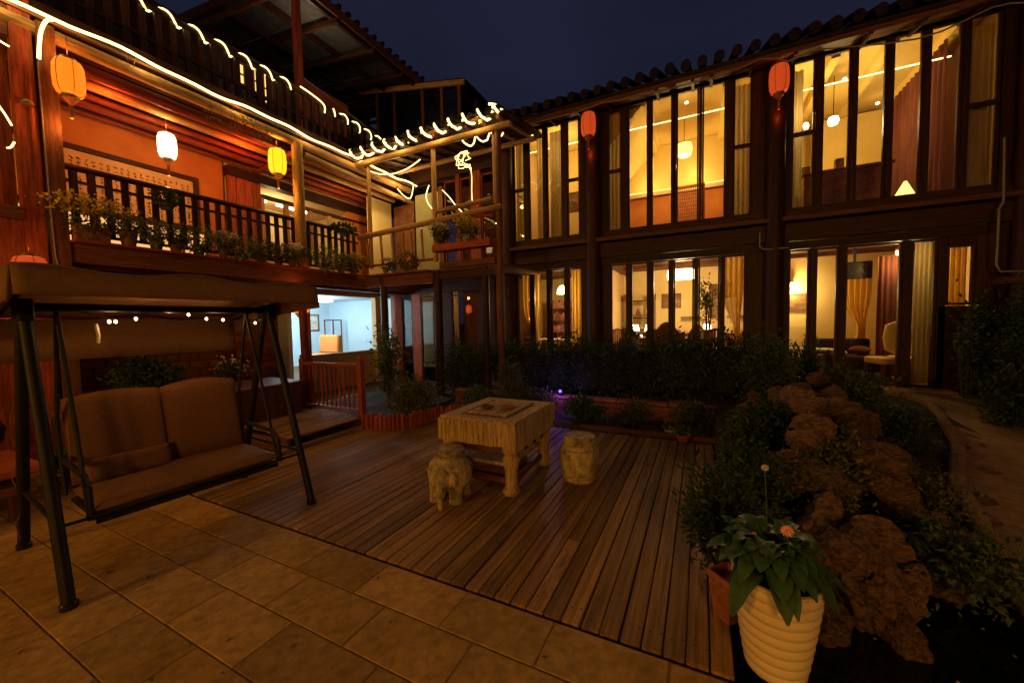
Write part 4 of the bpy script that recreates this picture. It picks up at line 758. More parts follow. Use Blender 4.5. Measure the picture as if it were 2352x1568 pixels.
# ---- the house on the fourth side of the courtyard, behind the camera: its porch lanterns light the yard
OH = thing('porch_house', 'low timber house with a lantern hung porch on the near side of the courtyard', 'house', (0, -7.6, 0))
wall('wall', (-8, -8.2, -.2), (8, -8.0, 4.6), 'brown_z', OH); wall('porch_beam', (-6, -6.6, 3.55), (6, -6.45, 3.75), 'dark_x', OH); wall('porch_roof', (-7, -8.0, 3.76), (7, -6.2, 3.86), 'tile', OH)
for x in (-5.8, -2, 2, 5.8): wall('post', (x-.08, -6.6, -.2), (x+.08, -6.45, 3.54), 'dark_z', OH)
for x in (-5, -3.4, -1.8, .6, 2.2, 3.8): f = wall('window', (x, -7.99, 1.0), (x+1.2, -7.95, 2.8), 'brown_z', OH); ORG[f.name] = ORG[OH.name]; B().box((x+.06, -7.948, 1.06), (x+1.14, -7.93, 2.74)).build('lit_pane', 'lamp_shade', f)
for lb, x in (('large porch lantern at the left of the near porch', -5.7), ('large porch lantern at the right of the near porch', 3.15)):
    t = lantern(lb, (x, -6.3, 3.15), .2, .5, 'lan_yellow', .3, 0, YE); plight('lantern_light', (x, -6.0, 3.0), 660, (1, .475, .06), .55, t)
# ================================================================ SWING SEAT
SW = thing('swing_seat', 'brown cushioned garden swing seat with a fabric canopy on a black metal frame', 'swing seat', (-3.8, 1.55, 0))
for y in (.82, 2.28):
    for x in (-3.2, -4.42): B().tube([(x, y, 0.02), (-3.8+(x+3.8)*.06, y, 1.74)], .031, 10).build('leg', 'metal_black', SW); B().lathe([(.04, 0), (.042, .03), (.034, .04)], (x, y, 0), 10).build('foot', 'plastic_black', SW)
    B().box((-3.9, y-.035, 1.66), (-3.7, y+.035, 1.80)).build('bracket', 'metal_black', SW, bevel=.01); B().tube([(-3.36, y, .46), (-4.22, y, .46)], .014, 8).build('side_brace', 'metal_black', SW)
B().tube([(-3.8, .78, 1.75), (-3.8, 2.36, 1.75)], .028, 10).build('top_bar', 'metal_black', SW)
B().tube([(-3.33, .84, .44), (-3.33, 2.26, .44)], .011, 8).build('cross_bar', 'metal_black', SW)
def sheet(f, nu, nv, name, mt, par, th=.012):
    b = B()
    for j in range(nv+1):
        for i in range(nu+1): b.v.append(f(i/nu, j/nv))
    for j in range(nv):
        for i in range(nu): k = j*(nu+1)+i; b.f.append((k, k+1, k+nu+2, k+nu+1))
    o = b.build(name, mt, par); md = o.modifiers.new('thickness', 'SOLIDIFY'); md.thickness = th; md.offset = 0; return o
y0, y1 = .70, 2.36
def can(u, v):
    x = -3.12-1.55*v; z = 1.95-.24*v+.05*sin(pi*v)-.018*sin(pi*u*2)**2+.01*sin(u*17+v*5); e = y0+(y1-y0)*u; return (x, e, z)
sheet(can, 26, 14, 'canopy', 'canopy', SW)
def hem(u, x): return .012*sin(u*21+x)+.006*sin(u*47)
sheet(lambda u, v: (-3.12+.02*v+hem(u, 1)*v, y0+(y1-y0)*u, 1.945-.155*v-.018*sin(pi*u*2)**2*(1-v)), 30, 3, 'valance', 'canopy', SW)
sheet(lambda u, v: (-4.67-.02*v+hem(u, 2)*v, y0+(y1-y0)*u, 1.69-.34*v), 30, 3, 'valance', 'canopy', SW)
for y, s_ in ((y0, -1), (y1, 1)): sheet(lambda u, v, y=y, s_=s_: (-3.12-1.55*u, y+s_*.02*v+hem(u, 3)*v, 1.945-.24*u+.05*sin(pi*u)-.19*v), 20, 3, 'valance', 'canopy', SW)
for y in (.80, 2.36): B().tube([(-3.15, y, 1.90), (-3.8, y, 1.82), (-4.64, y, 1.68)], .012, 8).build('canopy_pole', 'metal_black', SW)
# hanging bench
for y in (.96, 2.10):
    B().tube([(-3.8, y, 1.73), (-3.55, y, .98), (-3.38, y, .42)], .013, 8).build('hanger_rod', 'metal_black', SW); B().tube([(-3.8, y, 1.73), (-4.02, y, .95), (-3.93, y, .45)], .013, 8).build('hanger_rod', 'metal_black', SW)
    B().tube([(-3.34, y, .42), (-3.36, y, .62), (-3.44, y, .68), (-3.95, y, .70)], .018, 8).build('armrest', 'metal_black', SW)
B().box((-3.93, .98, .395), (-3.36, 2.08, .425)).build('seat_frame', 'metal_black', SW, bevel=.01); B().box((-3.35, .98, .385), (-3.335, 2.08, .42)).build('front_rail', 'metal_black', SW)
def cushion(name, cx, cy, cz, sx, sy, sz, par, rot=0, top=0, mt='cushion'):
    b = B(); nu, nv = 22, 18
    for side in (1, -1):
        k0 = len(b.v)
        for j in range(nv+1):
            for i in range(nu+1):
                u = i/nu*2-1; v = j/nv*2-1; e = max(0, (1-abs(u)**5)*(1-abs(v)**5))**.4
                h = sz*e*side*(1+.10*noise.noise((u*1.7, v*1.9, cy*3))); w_ = v+(top*(1-u*u)*(1 if v > 0 else 0)*max(0, v))
                p = Vector((h, u*sy, w_*sx)); p = Matrix.Rotation(rot, 3, 'Y') @ p; b.v.append(p+Vector((cx, cy, cz)))
        for j in range(nv):
            for i in range(nu): k = k0+j*(nu+1)+i; q = (k, k+1, k+nu+2, k+nu+1); b.f.append(q if side == 1 else q[::-1])
    o = b.build(name, mt, par); pp = []
    for i in range(60):
        a = 2*pi*i/60; c_, s_ = cos(a), sin(a); u = math.copysign(abs(c_)**.25, c_)*.985; v = math.copysign(abs(s_)**.25, s_)*.985; w_ = v+(top*(1-u*u)*(1 if v > 0 else 0)*max(0, v))
        pp.append((Matrix.Rotation(rot, 3, 'Y') @ Vector((0, u*sy, w_*sx)))+Vector((cx, cy, cz)))
    B().tube(pp+[pp[0]], .0065, 6).build('piping', 'furn', o); return o
cushion('back_cushion', -4.02, 1.27, .80, .31, .275, .055, SW, -.22, .10); cushion('back_cushion', -4.02, 1.82, .80, .31, .275, .055, SW, -.22, .14)
cushion('seat_cushion', -3.63, 1.545, .475, .29, .56, .048, SW, pi/2+.03); cushion('lumbar_pillow', -3.86, 1.27, .59, .085, .25, .06, SW, -.3)
SW.rotation_euler[2] = math.radians(-4.5)
SB = thing('string_lights', 'small warm bulbs strung under the swing canopy', 'string lights', (-3.9, 1.7, 1.7))
bp = [(1.05, 1.72), (1.23, 1.655), (1.265, 1.655), (1.38, 1.675), (1.59, 1.755), (1.72, 1.71), (1.85, 1.675), (1.98, 1.665), (2.26, 1.635), (2.34, 1.72)]
B().tube([(-3.9, y, z+.02) for y, z in bp], .004, 5).build('wire', 'metal_black', SB)
for y, z in bp[1:-1]: B().ball((-3.9, y, z), .011, 8, 1.2).build('bulb', 'bulb_swing', SB)
for yy, ee in ((1.25, .7), (1.58, 1.4), (1.92, .7)): plight('bulb_light', (-3.88, yy, 1.62 if yy != 1.58 else 1.71), ee*1.8, (1, .5, .18), .02, SB)
prop(B().tube([(-3.9, 1.16, 1.64), (-3.9, 1.17, 1.56), (-3.9, 1.165, 1.5)], .011, 6).build('paper_charm', 'white_pot', None), 'small pale charm dangling at the left under the swing canopy', 'charm')
cb = [(-4.45+.06*sin(i*1.7), 2.32+.05*cos(i*2.3), .78-.05*i*.4+.05*sin(i*3.1)) for i in range(8)]
prop(B().tube(cb, .006, 5).build('cable', 'rubber', None), 'loose thin cable tangled round the rear right swing leg', 'cable')
prop(B().tube([(-4.36+.02*sin(i*1.3), .84+.02*cos(i*1.9), 1.1-.11*i) for i in range(10)], .004, 5).build('cable', 'furn', None), 'loose thin cable running down the rear left swing leg', 'cable')

# ================================================================ TABLE AND ELEPHANT STOOLS
TB = thing('tea_table', 'low carved wooden tea table with a thick grained apron on the deck', 'table', (-1.92, 3.53, 0))
x0, x1, yA, yB = -2.34, -1.49, 3.05, 4.05
B().box((x0+.012, yA+.012, .655), (x1-.012, yB-.012, .69)).build('tabletop', 'carved_wood', TB, bevel=.01)
def apron(a, b_, z0, z1, horiz):
    b = B(); n = 46
    for i in range(n+1):
        u = i/n; d = .006*(noise.noise((u*19, 3, z0))+.8*noise.noise((u*47, a[1], 5))); zb = z0+.012*noise.noise((u*8, a[0], 1))
        p = Vector(a)*(1-u)+Vector(b_)*u; nr = Vector((0, -1)) if horiz else Vector((1, 0)); q = p+nr*d; r_ = p-nr*.05
        b.v += [(q.x, q.y, zb), (q.x, q.y, z1), (r_.x, r_.y, z1), (r_.x, r_.y, zb)]
    for i in range(n): k = i*4; b.f += [(k, k+4, k+5, k+1), (k+1, k+5, k+6, k+2), (k+2, k+6, k+7, k+3), (k+3, k+7, k+4, k)]
    b.f += [(3, 2, 1, 0), (n*4, n*4+1, n*4+2, n*4+3)]; return b.build('apron', 'carved_wood', TB)
apron((x0, yA), (x1, yA), .455, .668, True); apron((x1, yA+.003), (x1, yB), .42, .668, False); apron((x0, yB), (x1, yB), .475, .668, True); apron((x0+.05, yA+.01), (x0+.05, yB-.01), .475, .668, False)
for x in (x0+.09, x1-.09):
    for y in (yA+.09, yB-.09): B().lathe([(.075, 0), (.085, .03), (.055, .08), (.06, .22), (.082, .32), (.06, .37), (.085, .40), (.085, .475)], (x, y, 0), 12).build('leg', 'carved_wood', TB)
B().box((x0+.1, yA+.1, .24), (x1-.1, yB-.1, .275)).build('lower_shelf', 'carved_wood', TB, bevel=.008)
B().box((x0+.07, yA+.05, .37), (x1-.07, yA+.09, .46)).box((x1-.09, yA+.09, .34), (x1-.05, yB-.08, .43)).box((x0+.12, yA+.10, .07), (x1-.12, yA+.15, .13)).box((x1-.14, yA+.15, .07), (x1-.09, yB-.12, .13)).box((x0+.22, yA+.25, .02), (x1-.22, yB-.25, .24)).build('base_frame', 'brown_x', TB, bevel=.012)
for i in range(4): B().lathe([(.001, -.07), (.04, -.05), (.055, 0), (.04, .05), (.001, .07)], (x1-.03, yA+.2+i*.2, .41), 10, sx=.35).build('carving', 'carved_wood', TB)
TT = thing('tea_tray', 'slatted tea tray let into the carved table with dark grooves', 'tray', (-1.93, 3.5, .69))
B().box((x0+.2, yA+.14, .692), (x1-.16, yB-.2, .70)).build('tray_board', 'furn', TT); B().box((x0+.2, yA+.14, .7005), (x0+.225, yB-.2, .715)).box((x1-.185, yA+.14, .7005), (x1-.16, yB-.2, .715)).build('tray_edge', 'carved_wood', TT)
for i in range(6): B().box((x0+.24+i*.073, yA+.16, .702), (x0+.30+i*.073, yB-.22, .708)).build('slat', 'carved_wood', TT)
for lb, x, y, r in (('dark shallow bowl on the left of the tea tray', -1.98, 3.42, .075), ('second shallow dish on the right of the tea tray', -1.78, 3.5, .085)):
    prop(B().lathe([(r*.55, 0), (r*.9, .015), (r, .03), (r*.93, .03), (r*.8, .015), (.001, .01)], (x, y, .710), 20).build('bowl', 'furn' if r < .08 else 'terracotta', None), lb, 'bowl', 'bowls on the tea tray')
ST = thing('elephant_stool', 'carved stone elephant stool in front of the tea table', 'stool', (-2.07, 2.86, 0))
b = B(); c0 = (-2.07, 2.86, 0)
b.lathe([(.03, .10), (.16, .11), (.20, .17), (.205, .26), (.19, .325), (.145, .36), (.128, .385), (.05, .39)], c0, 26)
for a in (pi/4+.2, 3*pi/4+.2, 5*pi/4+.2, 7*pi/4+.2): b.tube([(c0[0]+.135*cos(a), c0[1]+.135*sin(a), .0), (c0[0]+.137*cos(a), c0[1]+.137*sin(a), .03), (c0[0]+.125*cos(a), c0[1]+.125*sin(a), .25)], [.070, .062, .078], 12)
hd = -pi/2+.28; hx, hy = c0[0]+cos(hd)*.19, c0[1]+sin(hd)*.19
b.ball((hx, hy, .235), .082, 14, 1.15)
b.tube([(hx+cos(hd)*.03, hy+sin(hd)*.03, .24), (hx+cos(hd)*.075, hy+sin(hd)*.075, .17), (hx+cos(hd)*.075, hy+sin(hd)*.075, .09), (hx+cos(hd)*.07, hy+sin(hd)*.07, .03), (hx+cos(hd)*.095, hy+sin(hd)*.095, .012)], [.055, .042, .033, .026, .022], 10)
for s_ in (-1, 1):
    ex, ey = hx-sin(hd)*s_*.085-cos(hd)*.01, hy+cos(hd)*s_*.085-sin(hd)*.01; b.lathe([(.001, -.075), (.04, -.05), (.052, .01), (.035, .055), (.001, .07)], (ex, ey, .23), 10)
    b.tube([(hx-sin(hd)*s_*.04+cos(hd)*.06, hy+cos(hd)*s_*.04+sin(hd)*.06, .17), (hx-sin(hd)*s_*.05+cos(hd)*.115, hy+cos(hd)*s_*.05+sin(hd)*.115, .12)], [.015, .006], 8)
o = b.build('body', 'carved', ST); rm = o.modifiers.new('merge', 'REMESH'); rm.mode = 'VOXEL'; rm.voxel_size = .009; rm.use_smooth_shade = True
sm = o.modifiers.new('soft', 'SMOOTH'); sm.iterations = 2
B().lathe([(.10, .375), (.137, .388), (.137, .402), (.118, .41), (.118, .428), (.137, .435), (.14, .45), (.10, .458)], c0, 28).build('seat_top', 'carved', ST)
B().lathe([(.213, .283), (.218, .292), (.213, .301)], c0, 26, closed=False).build('saddle_band', 'carved', ST)
DS = thing('drum_stool', 'rounded carved stone drum stool standing right of the tea table', 'stool', (-1.10, 3.72, 0))
b = B(); vs = []; N = 48; prof = [(.15, 0), (.165, .015), (.155, .04), (.172, .09), (.19, .16), (.195, .24), (.188, .31), (.172, .35), (.168, .36), (.16, .375)]
for rr, zz in prof:
    for k in range(N): a = 2*pi*k/N; q = rr*(1+.035*sin(a*8)*(1 if .03 < zz < .34 else 0)+.02*noise.noise((cos(a)*3, sin(a)*3, zz*12))); vs.append((-1.10+q*cos(a), 3.72+q*sin(a), zz))
b.add(vs, [(i*N+k, i*N+(k+1) % N, (i+1)*N+(k+1) % N, (i+1)*N+k) for i in range(len(prof)-1) for k in range(N)]+[tuple(range(N))[::-1]]); b.build('body', 'carved', DS)
B().lathe([(.13, .37), (.162, .378), (.166, .40), (.15, .41), (.15, .425), (.162, .432), (.16, .445), (.10, .452)], (-1.10, 3.72, 0), 32).build('seat_top', 'carved', DS)
for z in (.06, .33): B().lathe([(.168 if z < .1 else .182, z-.008), (.178 if z < .1 else .19, z), (.168 if z < .1 else .178, z+.008)], (-1.10, 3.72, 0), 32, closed=False).build('carved_band', 'carved', DS)

# ================================================================ SMALL BRIDGE WITH RED RAIL, PLANTERS, WALL
BR = thing('wooden_bridge', 'low wooden step bridge with a red railing beside the deck', 'bridge', (-5.35, 3.6, 0))
for i in range(13): piece('plank', (.1, 1.15, .03), 'deck_y', BR, (-6.08+i*.112, 3.62, .17+.055*sin(pi*i/12)), (0, -(.055*pi/1.35)*cos(pi*i/12), 0), .004, 'br').scale = (1.05, 1, 1)
B().box((-6.12, 3.02, .0), (-4.68, 3.07, .165)).build('side_beam', 'brown_x', BR); B().box((-6.12, 4.17, .0), (-4.68, 4.22, .165)).build('side_beam', 'brown_x', BR)
rg = thing('bridge_railing', 'small reddish brown railing with turned posts at the far side of the step bridge', 'railing', (-5.4, 4.3, 0))
for x in (-6.13, -4.76): B().box((x-.045, 4.255, 0), (x+.045, 4.345, 1.04)).build('post', 'red_z', rg, bevel=.01); B().ball((x, 4.3, 1.075), .045, 12).build('finial', 'red_z', rg)
B().box((-6.08, 4.27, .93), (-4.81, 4.33, .985)).build('rail', 'red_x', rg, bevel=.008); B().box((-6.08, 4.28, .24), (-4.81, 4.32, .27)).build('rail', 'red_x', rg)
for i in range(11): piece('baluster', (.026, .026, .655), 'red_z', rg, (-5.97+i*.104, 4.30, .60), (0, 0, 0), .004)
prop(B().box((-4.70, 1.92, -.2), (-4.645, 4.2, .06)).build('deck_kerb', 'stone', None, bevel=.008), kind='structure')
prop(B().tube([(-6.45, 4.6, 0), (-6.5, 4.6, 2.4)], .07, 10).build('wooden_post', 'red_z', None), 'slim reddish post standing left of the bridge railing', 'post')
PL = thing('stake_planter', 'planter edged with upright reddish log stakes beside the deck', 'planter', (-4.2, 4.6, 0))
pts = [(-4.66, 4.22), (-4.05, 4.42), (-3.9, 5.1), (-3.3, 5.42)]
for (ax, ay), (bx_, by) in zip(pts, pts[1:]):
    L = math.hypot(bx_-ax, by-ay); n = int(L/.068)
    for i in range(n): u = i/n; h = rnd(.19, .25); B().tube([(ax+(bx_-ax)*u, ay+(by-ay)*u, -.05), (ax+(bx_-ax)*u, ay+(by-ay)*u, h)], .032, 8).build('stake', 'red_z', PL)
BWL = prop(B().box((-4.4, 6.33, -.2), (.3, 6.47, .235)).build('planter_wall', 'mortar', None, smooth=False), 'low brick planter wall with a stone cap under the long hedge', 'wall'); ORG[BWL.name] = Vector()
for j in range(3):
    x = -4.4+(.11 if j % 2 else 0)
    while x < .2: piece('brick', (.215, .03, .07), 'brick', BWL, (x+.11, 6.322+rnd(-.003, .003), .04+j*.08), (0, 0, 0), .005); x += .227
x = -4.4
while x < .2: piece('cap_stone', (.38, .2, .045), 'terracotta', BWL, (x+.2, 6.40, .27+rnd(-.004, .004)), (0, 0, rnd(-.02, .02)), .008); x += .395
vp = thing('spotlight', 'small violet garden spotlight on the planter wall', 'spotlight', (-2.2, 6.35, .29)); B().lathe([(.03, 0), (.035, .05), (.03, .055)], (-2.2, 6.35, .295), 12).build('housing', 'metal_black', vp); B().ball((-2.2, 6.33, .375), .028, 10).build('bulb', 'violet', vp); plight('spot', (-2.2, 6.20, .46), 7, (.18, .08, 1), .02, vp)
prop(B().bar((-1.6, 5.50, .03), (.25, 5.50, .03), .09, .07).build('deck_edging', 'brown_x', None, bevel=.01), 'low wooden edging board along the far end of the deck', 'edging')
# ================================================================ PLANTS
HG = thing('hedge', 'long dark clipped hedge under the lower windows of the timber house', 'hedge', (-1.3, 7.1, 0))
bl = [(( -3.6+i*.36+rnd(-.05, .05), 7.05+rnd(-.12, .12), .78+rnd(-.1, .06)), (rnd(.26, .36), rnd(.42, .55), rnd(.48, .60))) for i in range(13)]
leaves('foliage', 'leaf_dark', HG, bl, 15000, .062, shell=.75, hang=-.35)
b = B(); [b.tube([(x, 7.1+rnd(-.2, .2), 0), (x+rnd(-.1, .1), 7.1, .8)], [.02, .01], 5) for x in [-3.5+i*.3 for i in range(15)]]; b.build('stem', 'stem', HG)
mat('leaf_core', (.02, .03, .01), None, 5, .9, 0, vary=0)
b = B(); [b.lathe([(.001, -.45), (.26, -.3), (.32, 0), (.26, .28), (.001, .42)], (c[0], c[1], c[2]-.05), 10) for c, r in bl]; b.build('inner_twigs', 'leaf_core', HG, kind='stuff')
bush('round_bush', 'wide rounded dark bush left of the long hedge', 'bush', (-4.5, 6.75, 0), (.85, .6, 1.42), 5200, .06, 'leaf_dark', 9, shell=.6)
bush('bamboo_plant', 'loose leafy plant with thin stems right of the bridge railing', 'plant', (-5.2, 5.3, 0), (.5, .4, 1.75), 1500, .09, 'leaf_mid', 8, aspect=.3, stems=7, shell=.1)
bush('leafy_bush', 'low olive bush inside the log stake planter', 'bush', (-4.35, 5.0, .05), (.55, .5, .68), 2600, .055, 'leaf_olive', 8)
bush('conifer_bush', 'small cone shaped bush behind the tea table', 'bush', (-3.0, 6.0, .02), (.32, .28, 1.05), 2200, .05, 'leaf_olive', 6, shell=.4)
bush('low_shrub', 'low spreading shrub between the cone shaped bush and the table', 'bush', (-2.5, 5.95, .02), (.5, .3, .52), 1500, .05, 'leaf_mid', 6)
bush('low_shrub', 'low shrub in the bed at the left behind the tea table', 'bush', (-3.5, 5.8, .02), (.5, .3, .45), 1500, .05, 'leaf_mid', 6)
bush('fern', 'broad leaved green plant low between table and second stool', 'plant', (-1.7, 5.85, .02), (.36, .25, .36), 450, .12, 'leaf_big', 5, aspect=.35)
bush('low_shrub', 'sparse shrub below the middle of the planter wall', 'bush', (-.9, 6.0, .02), (.35, .22, .38), 800, .05, 'leaf_olive', 5)
bush('low_shrub', 'sparse shrub at the right end of the planter wall', 'bush', (-.1, 6.05, .02), (.4, .22, .42), 900, .05, 'leaf_mid', 5)
bush('grassy_bush', 'large feathery bush at the right end of the long hedge', 'bush', (.85, 6.55, .2), (.52, .45, 1.2), 4200, .075, 'leaf_mid', 8, aspect=.22, shell=.4)
bush('round_bush', 'dark leafy bush between the deck and the rockery', 'bush', (.58, 4.6, .02), (.42, .45, .82), 3800, .06, 'leaf_dark', 8, shell=.45)
bush('leafy_bush', 'green bush beside the deck in front of the rockery', 'bush', (.36, 3.3, 0), (.3, .55, .66), 3600, .05, 'leaf_dark', 9, shell=.3)
bush('reddish_shrub', 'reddish brown shrub over the rocks in the middle of the rockery', 'bush', (.95, 3.9, .2), (.4, .45, .5), 1300, .05, 'leaf_olive', 8)
bush('leafy_bush', 'trailing green plant on the right face of the rockery above the pond', 'plant', (1.35, 3.1, -.1), (.32, .5, .5), 2000, .042, 'leaf_mid', 9, shell=.3)
bush('leafy_bush', 'green plant at the far top of the rockery before the glass door', 'plant', (1.75, 6.4, .25), (.6, .4, .72), 1800, .07, 'leaf_mid', 7)
bush('grassy_bush', 'long leaved plant at the foot of the glass door', 'plant', (1.45, 7.5, .3), (.3, .25, .85), 500, .22, 'leaf_mid', 4, aspect=.1, shell=.1, up_=1.2)
bush('leafy_bush', 'small bush on the top right of the rockery by the path', 'bush', (1.85, 5.4, .15), (.42, .4, .55), 1700, .05, 'leaf_dark', 7)
for lb, x, y, r, h, n, mt in (('large dark tree at the right edge beside the path', 4.3, 6.2, 1.0, 2.5, 7000, 'leaf_dark'), ('dark spreading shrub right of the path under the small window', 3.75, 7.2, .55, 1.75, 3600, 'leaf_dark'), ('dark bush nearest the camera at the right edge of the path', 4.0, 4.3, .75, 1.7, 4500, 'leaf_dark'), ('twiggy plant standing by the last door panel', 3.5, 7.95, .22, 1.9, 700, 'leaf_mid'), ('dark bush pressed against the wall right of the last door panel', 4.0, 7.85, .5, 2.0, 3600, 'leaf_dark'), ('dense dark bush hiding the wall between the door and the small window', 3.66, 8.02, .3, 1.95, 2600, 'leaf_dark'), ('low dark bush at the bend of the path before the small window', 3.25, 6.6, .38, .95, 2200, 'leaf_dark')):
    bush('dark_tree' if h > 2 else 'dark_bush', lb, 'tree' if h > 2 else 'bush', (x, y, .1), (r, r*.8, h), n, .07, mt, 9, shell=.35 if n > 1000 else .05, stems=6)
bush('round_bush', 'dark rounded bush on the ledge behind the swing seat', 'bush', (-6.0, 2.2, .70), (.42, .38, .60), 3400, .055, 'leaf_dark', 8, shell=.5)
bush('grass_tuft', 'bright green grass tuft by the rear swing leg', 'grass', (-5.5, 1.45, 0), (.22, .2, .4), 380, .16, 'leaf_big', 4, aspect=.12, up_=1.5, shell=.1)
bush('flowering_plant', 'white flowering plant on the ledge right of the round bush', 'flowers', (-6.2, 3.2, .80), (.30, .2, .32), 500, .05, 'leaf_mid', 5)
leaves('blossom', 'petal_white', bpy.data.objects['flowering_plant'], [((-6.2, 3.2, 1.02), (.3, .2, .14))], 140, .035, aspect=.9)
prop(B().box((-6.6, 1.5, -.1), (-5.75, 4.0, .68)).build('ledge', 'brick', None, bevel=.01), 'low reddish brick ledge carrying plants behind the swing seat', 'ledge')
B().box((-6.65, 1.45, .682), (-5.7, 4.05, .73)).build('ledge_cap', 'brown_y', bpy.data.objects['ledge'], bevel=.008)
wb = thing('log_bench', 'low log bench at the left edge behind the swing leg', 'bench', (-5.6, .4, 0)); B().box((-6.1, -.6, .38), (-5.1, 1.15, .45)).build('seat', 'red_y', wb, bevel=.02); B().box((-6.1, -.6, .22), (-5.15, 1.1, .30)).build('apron', 'brown_y', wb); [B().box((x, y, 0), (x+.08, y+.08, .22)).build('leg', 'brown_z', wb) for x in (-6.05, -5.25) for y in (-.5, .95)]
wp = thing('water_jar', 'dark round clay jar standing at the left edge under the balcony', 'jar', (-6.2, .98, .45)); B().lathe([(.10, 0), (.19, .08), (.21, .2), (.15, .32), (.16, .35), (.13, .35), (.12, .3)], (-6.2, .95, .455), 20).build('body', 'plastic_black', wp)
# white ribbed pot with the broad leaved flowering plant
RP = thing('ribbed_pot', 'cream ribbed flower pot at the front right corner of the deck', 'pot', (.31, 2.02, 0))
pr = []
for i in range(8*9+1):
    t_ = i/72; r = .105+.062*t_**.8; pr.append((r+.011*abs(sin(t_*9*pi))**.7, .005+.43*t_))
pr += [(.178, .447), (.18, .46), (.168, .462), (.155, .44), (.15, .38)]
B().lathe([(.09, .0)]+pr, (.31, 2.02, 0), 44).build('pot_body', 'cream_pot', RP); B().lathe([(.001, .40), (.152, .405)], (.31, 2.02, 0), 24, closed=False).build('soil', 'soil', RP)
GP = thing('gerbera_plant', 'broad leaved plant with small pink flowers growing in the cream ribbed pot', 'plant', (.31, 2.02, .41))
def blade(b, base, ang, L, W, droop, tilt=.2):
    n = 7; d = Vector((cos(ang), sin(ang), 0)); s = Vector((-sin(ang), cos(ang), 0)); k0 = len(b.v)
    for i in range(n+1):
        t = i/n; c = Vector(base)+d*L*(t*(1-.15*t))+Vector((0, 0, L*(tilt*3*t-droop*2.6*t*t))); w_ = W*(sin(pi*min(1, t*.92+.06))**.8)*(1+.10*sin(t*16)); b.v += [c-s*w_+Vector((0, 0, w_*.35)), c, c+s*w_+Vector((0, 0, w_*.35))]
    for i in range(n): k = k0+i*3; b.f += [(k, k+1, k+4, k+3), (k+1, k+2, k+5, k+4)]
for i in range(84):
    b = B(); ring = i/54; a = i*2.4+rnd(-.3, .3); L = rnd(.17, .28)*(1-.35*ring); blade(b, (.285+.05*cos(a), 2.03+.05*sin(a), .44+rnd(0, .03)+.10*ring), a, L, rnd(.040, .062)*(1-.2*ring), rnd(.25, .46), rnd(.20, .30)+.05*ring)
    o = b.build('leaf', 'leaf_big', GP)
for i in range(26):
    b = B(); a = rnd(0, 2*pi); blade(b, (.26+rnd(-.1, .08), 2.10+rnd(-.05, .12), .47+rnd(0, .08)), a, rnd(.10, .17), rnd(.02, .035), rnd(.2, .4), rnd(.25, .42)); b.build('leaf', 'leaf_big', GP)
for (x, y, z, r, mt_) in ((.33, 1.93, .70, .03, 'petal_pink'), (.27, 2.1, .90, .02, 'petal_white'), (.22, 2.0, .62, .014, 'petal_pink')):
    B().tube([(x+.02, y+.05, .46), (x+.015, y+.02, (.46+z)/2), (x, y, z)], .003, 5).build('stalk', 'leaf_big', GP)
    b = B()
    for k in range(12): a = 2*pi*k/12; d = Vector((cos(a), -.5, sin(a)*.9)).normalized(); s = Vector((-sin(a), 0, cos(a))); c = Vector((x, y, z)); b.add([c, c+d*r*.6+s*r*.22, c+d*r, c+d*r*.6-s*r*.22], [(0, 1, 2, 3)])
    b.build('blossom', mt_, GP)
bush('leafy_bush', 'dense narrow leaved bush just behind the cream ribbed pot', 'bush', (.16, 2.55, 0), (.27, .30, .80), 2800, .06, 'leaf_dark', 8, shell=.25, aspect=.3)
tp = thing('terracotta_pot', 'square terracotta pot tucked behind the cream ribbed pot', 'pot', (.13, 2.22, 0)); B().lathe([(.07, 0), (.095, .2), (.105, .21), (.105, .245), (.09, .245), (.085, .21)], (.14, 2.28, 0), 4).build('pot_body', 'terracotta', tp, smooth=False)
# ---------------------------------------------------------------- rockery
RK = thing('rockery', 'pile of layered brown rocks rising between the deck, the pond and the path', 'rockery', (1.1, 3.8, 0))
rocks = []
for v in range(5):
    pl = [(Vector((rnd(-1, 1), rnd(-1, 1), rnd(-.8, .8))).normalized(), rnd(.62, 1.0)) for _ in range(16)]
    bm = bmesh.new(); bmesh.ops.create_icosphere(bm, subdivisions=4, radius=1); sd = Vector((v*7.3, 1.1, 2.2))
    for q in bm.verts:
        p = q.co.copy(); n1 = noise.noise(p*1.3+sd); n2 = noise.noise(p*3.1+sd); st = round((p.z+n1*.3)*5)/5; cell = noise.cell(p*2.2+sd)
        rr = min([d_/max(.05, p.dot(nv)) for nv, d_ in pl if p.dot(nv) > .05]+[1.25]); st = round((rr*p.z+.25*n1)*6)/6
        q.co = Vector((p.x*rr, p.y*rr, p.z*rr*.55+st*.42))*(1+.13*n1+.09*n2+.10*(cell-.5)); q.co += p*(.05*noise.noise(p*8+sd))
    me = bpy.data.meshes.new('rock'); bm.to_mesh(me); bm.free(); me.materials.append(M['rock']); rocks.append(me)
spots = [(.82, 2.66, .10, .19, .16, .28), (.98, 2.82, .06, .15, .18, .18), (.66, 2.75, .22, .17, .2, .2), (.95, 2.58, -.05, .11, .10, .13), (.86, 2.95, .22, .22, .2, .17), (.62, 2.55, -.05, .16, .16, .14)]
for i in range(130):
    y = rnd(2.95, 6.9); u = rnd(0, 1); xa = .34+.04*(y-3); xb = 1.36+.30*(y-3); xb = min(xb, 2.15); x = xa+(xb-xa)*u; h = .78*(1-abs(u*2-.85)**1.6)*min(1, (y-2.4)/1.3); s_ = rnd(.09, .20); spots.append((x, y, max(0, h*rnd(.45, 1)), s_*rnd(.8, 1.3), s_*rnd(.8, 1.2), s_*rnd(.5, .9)))
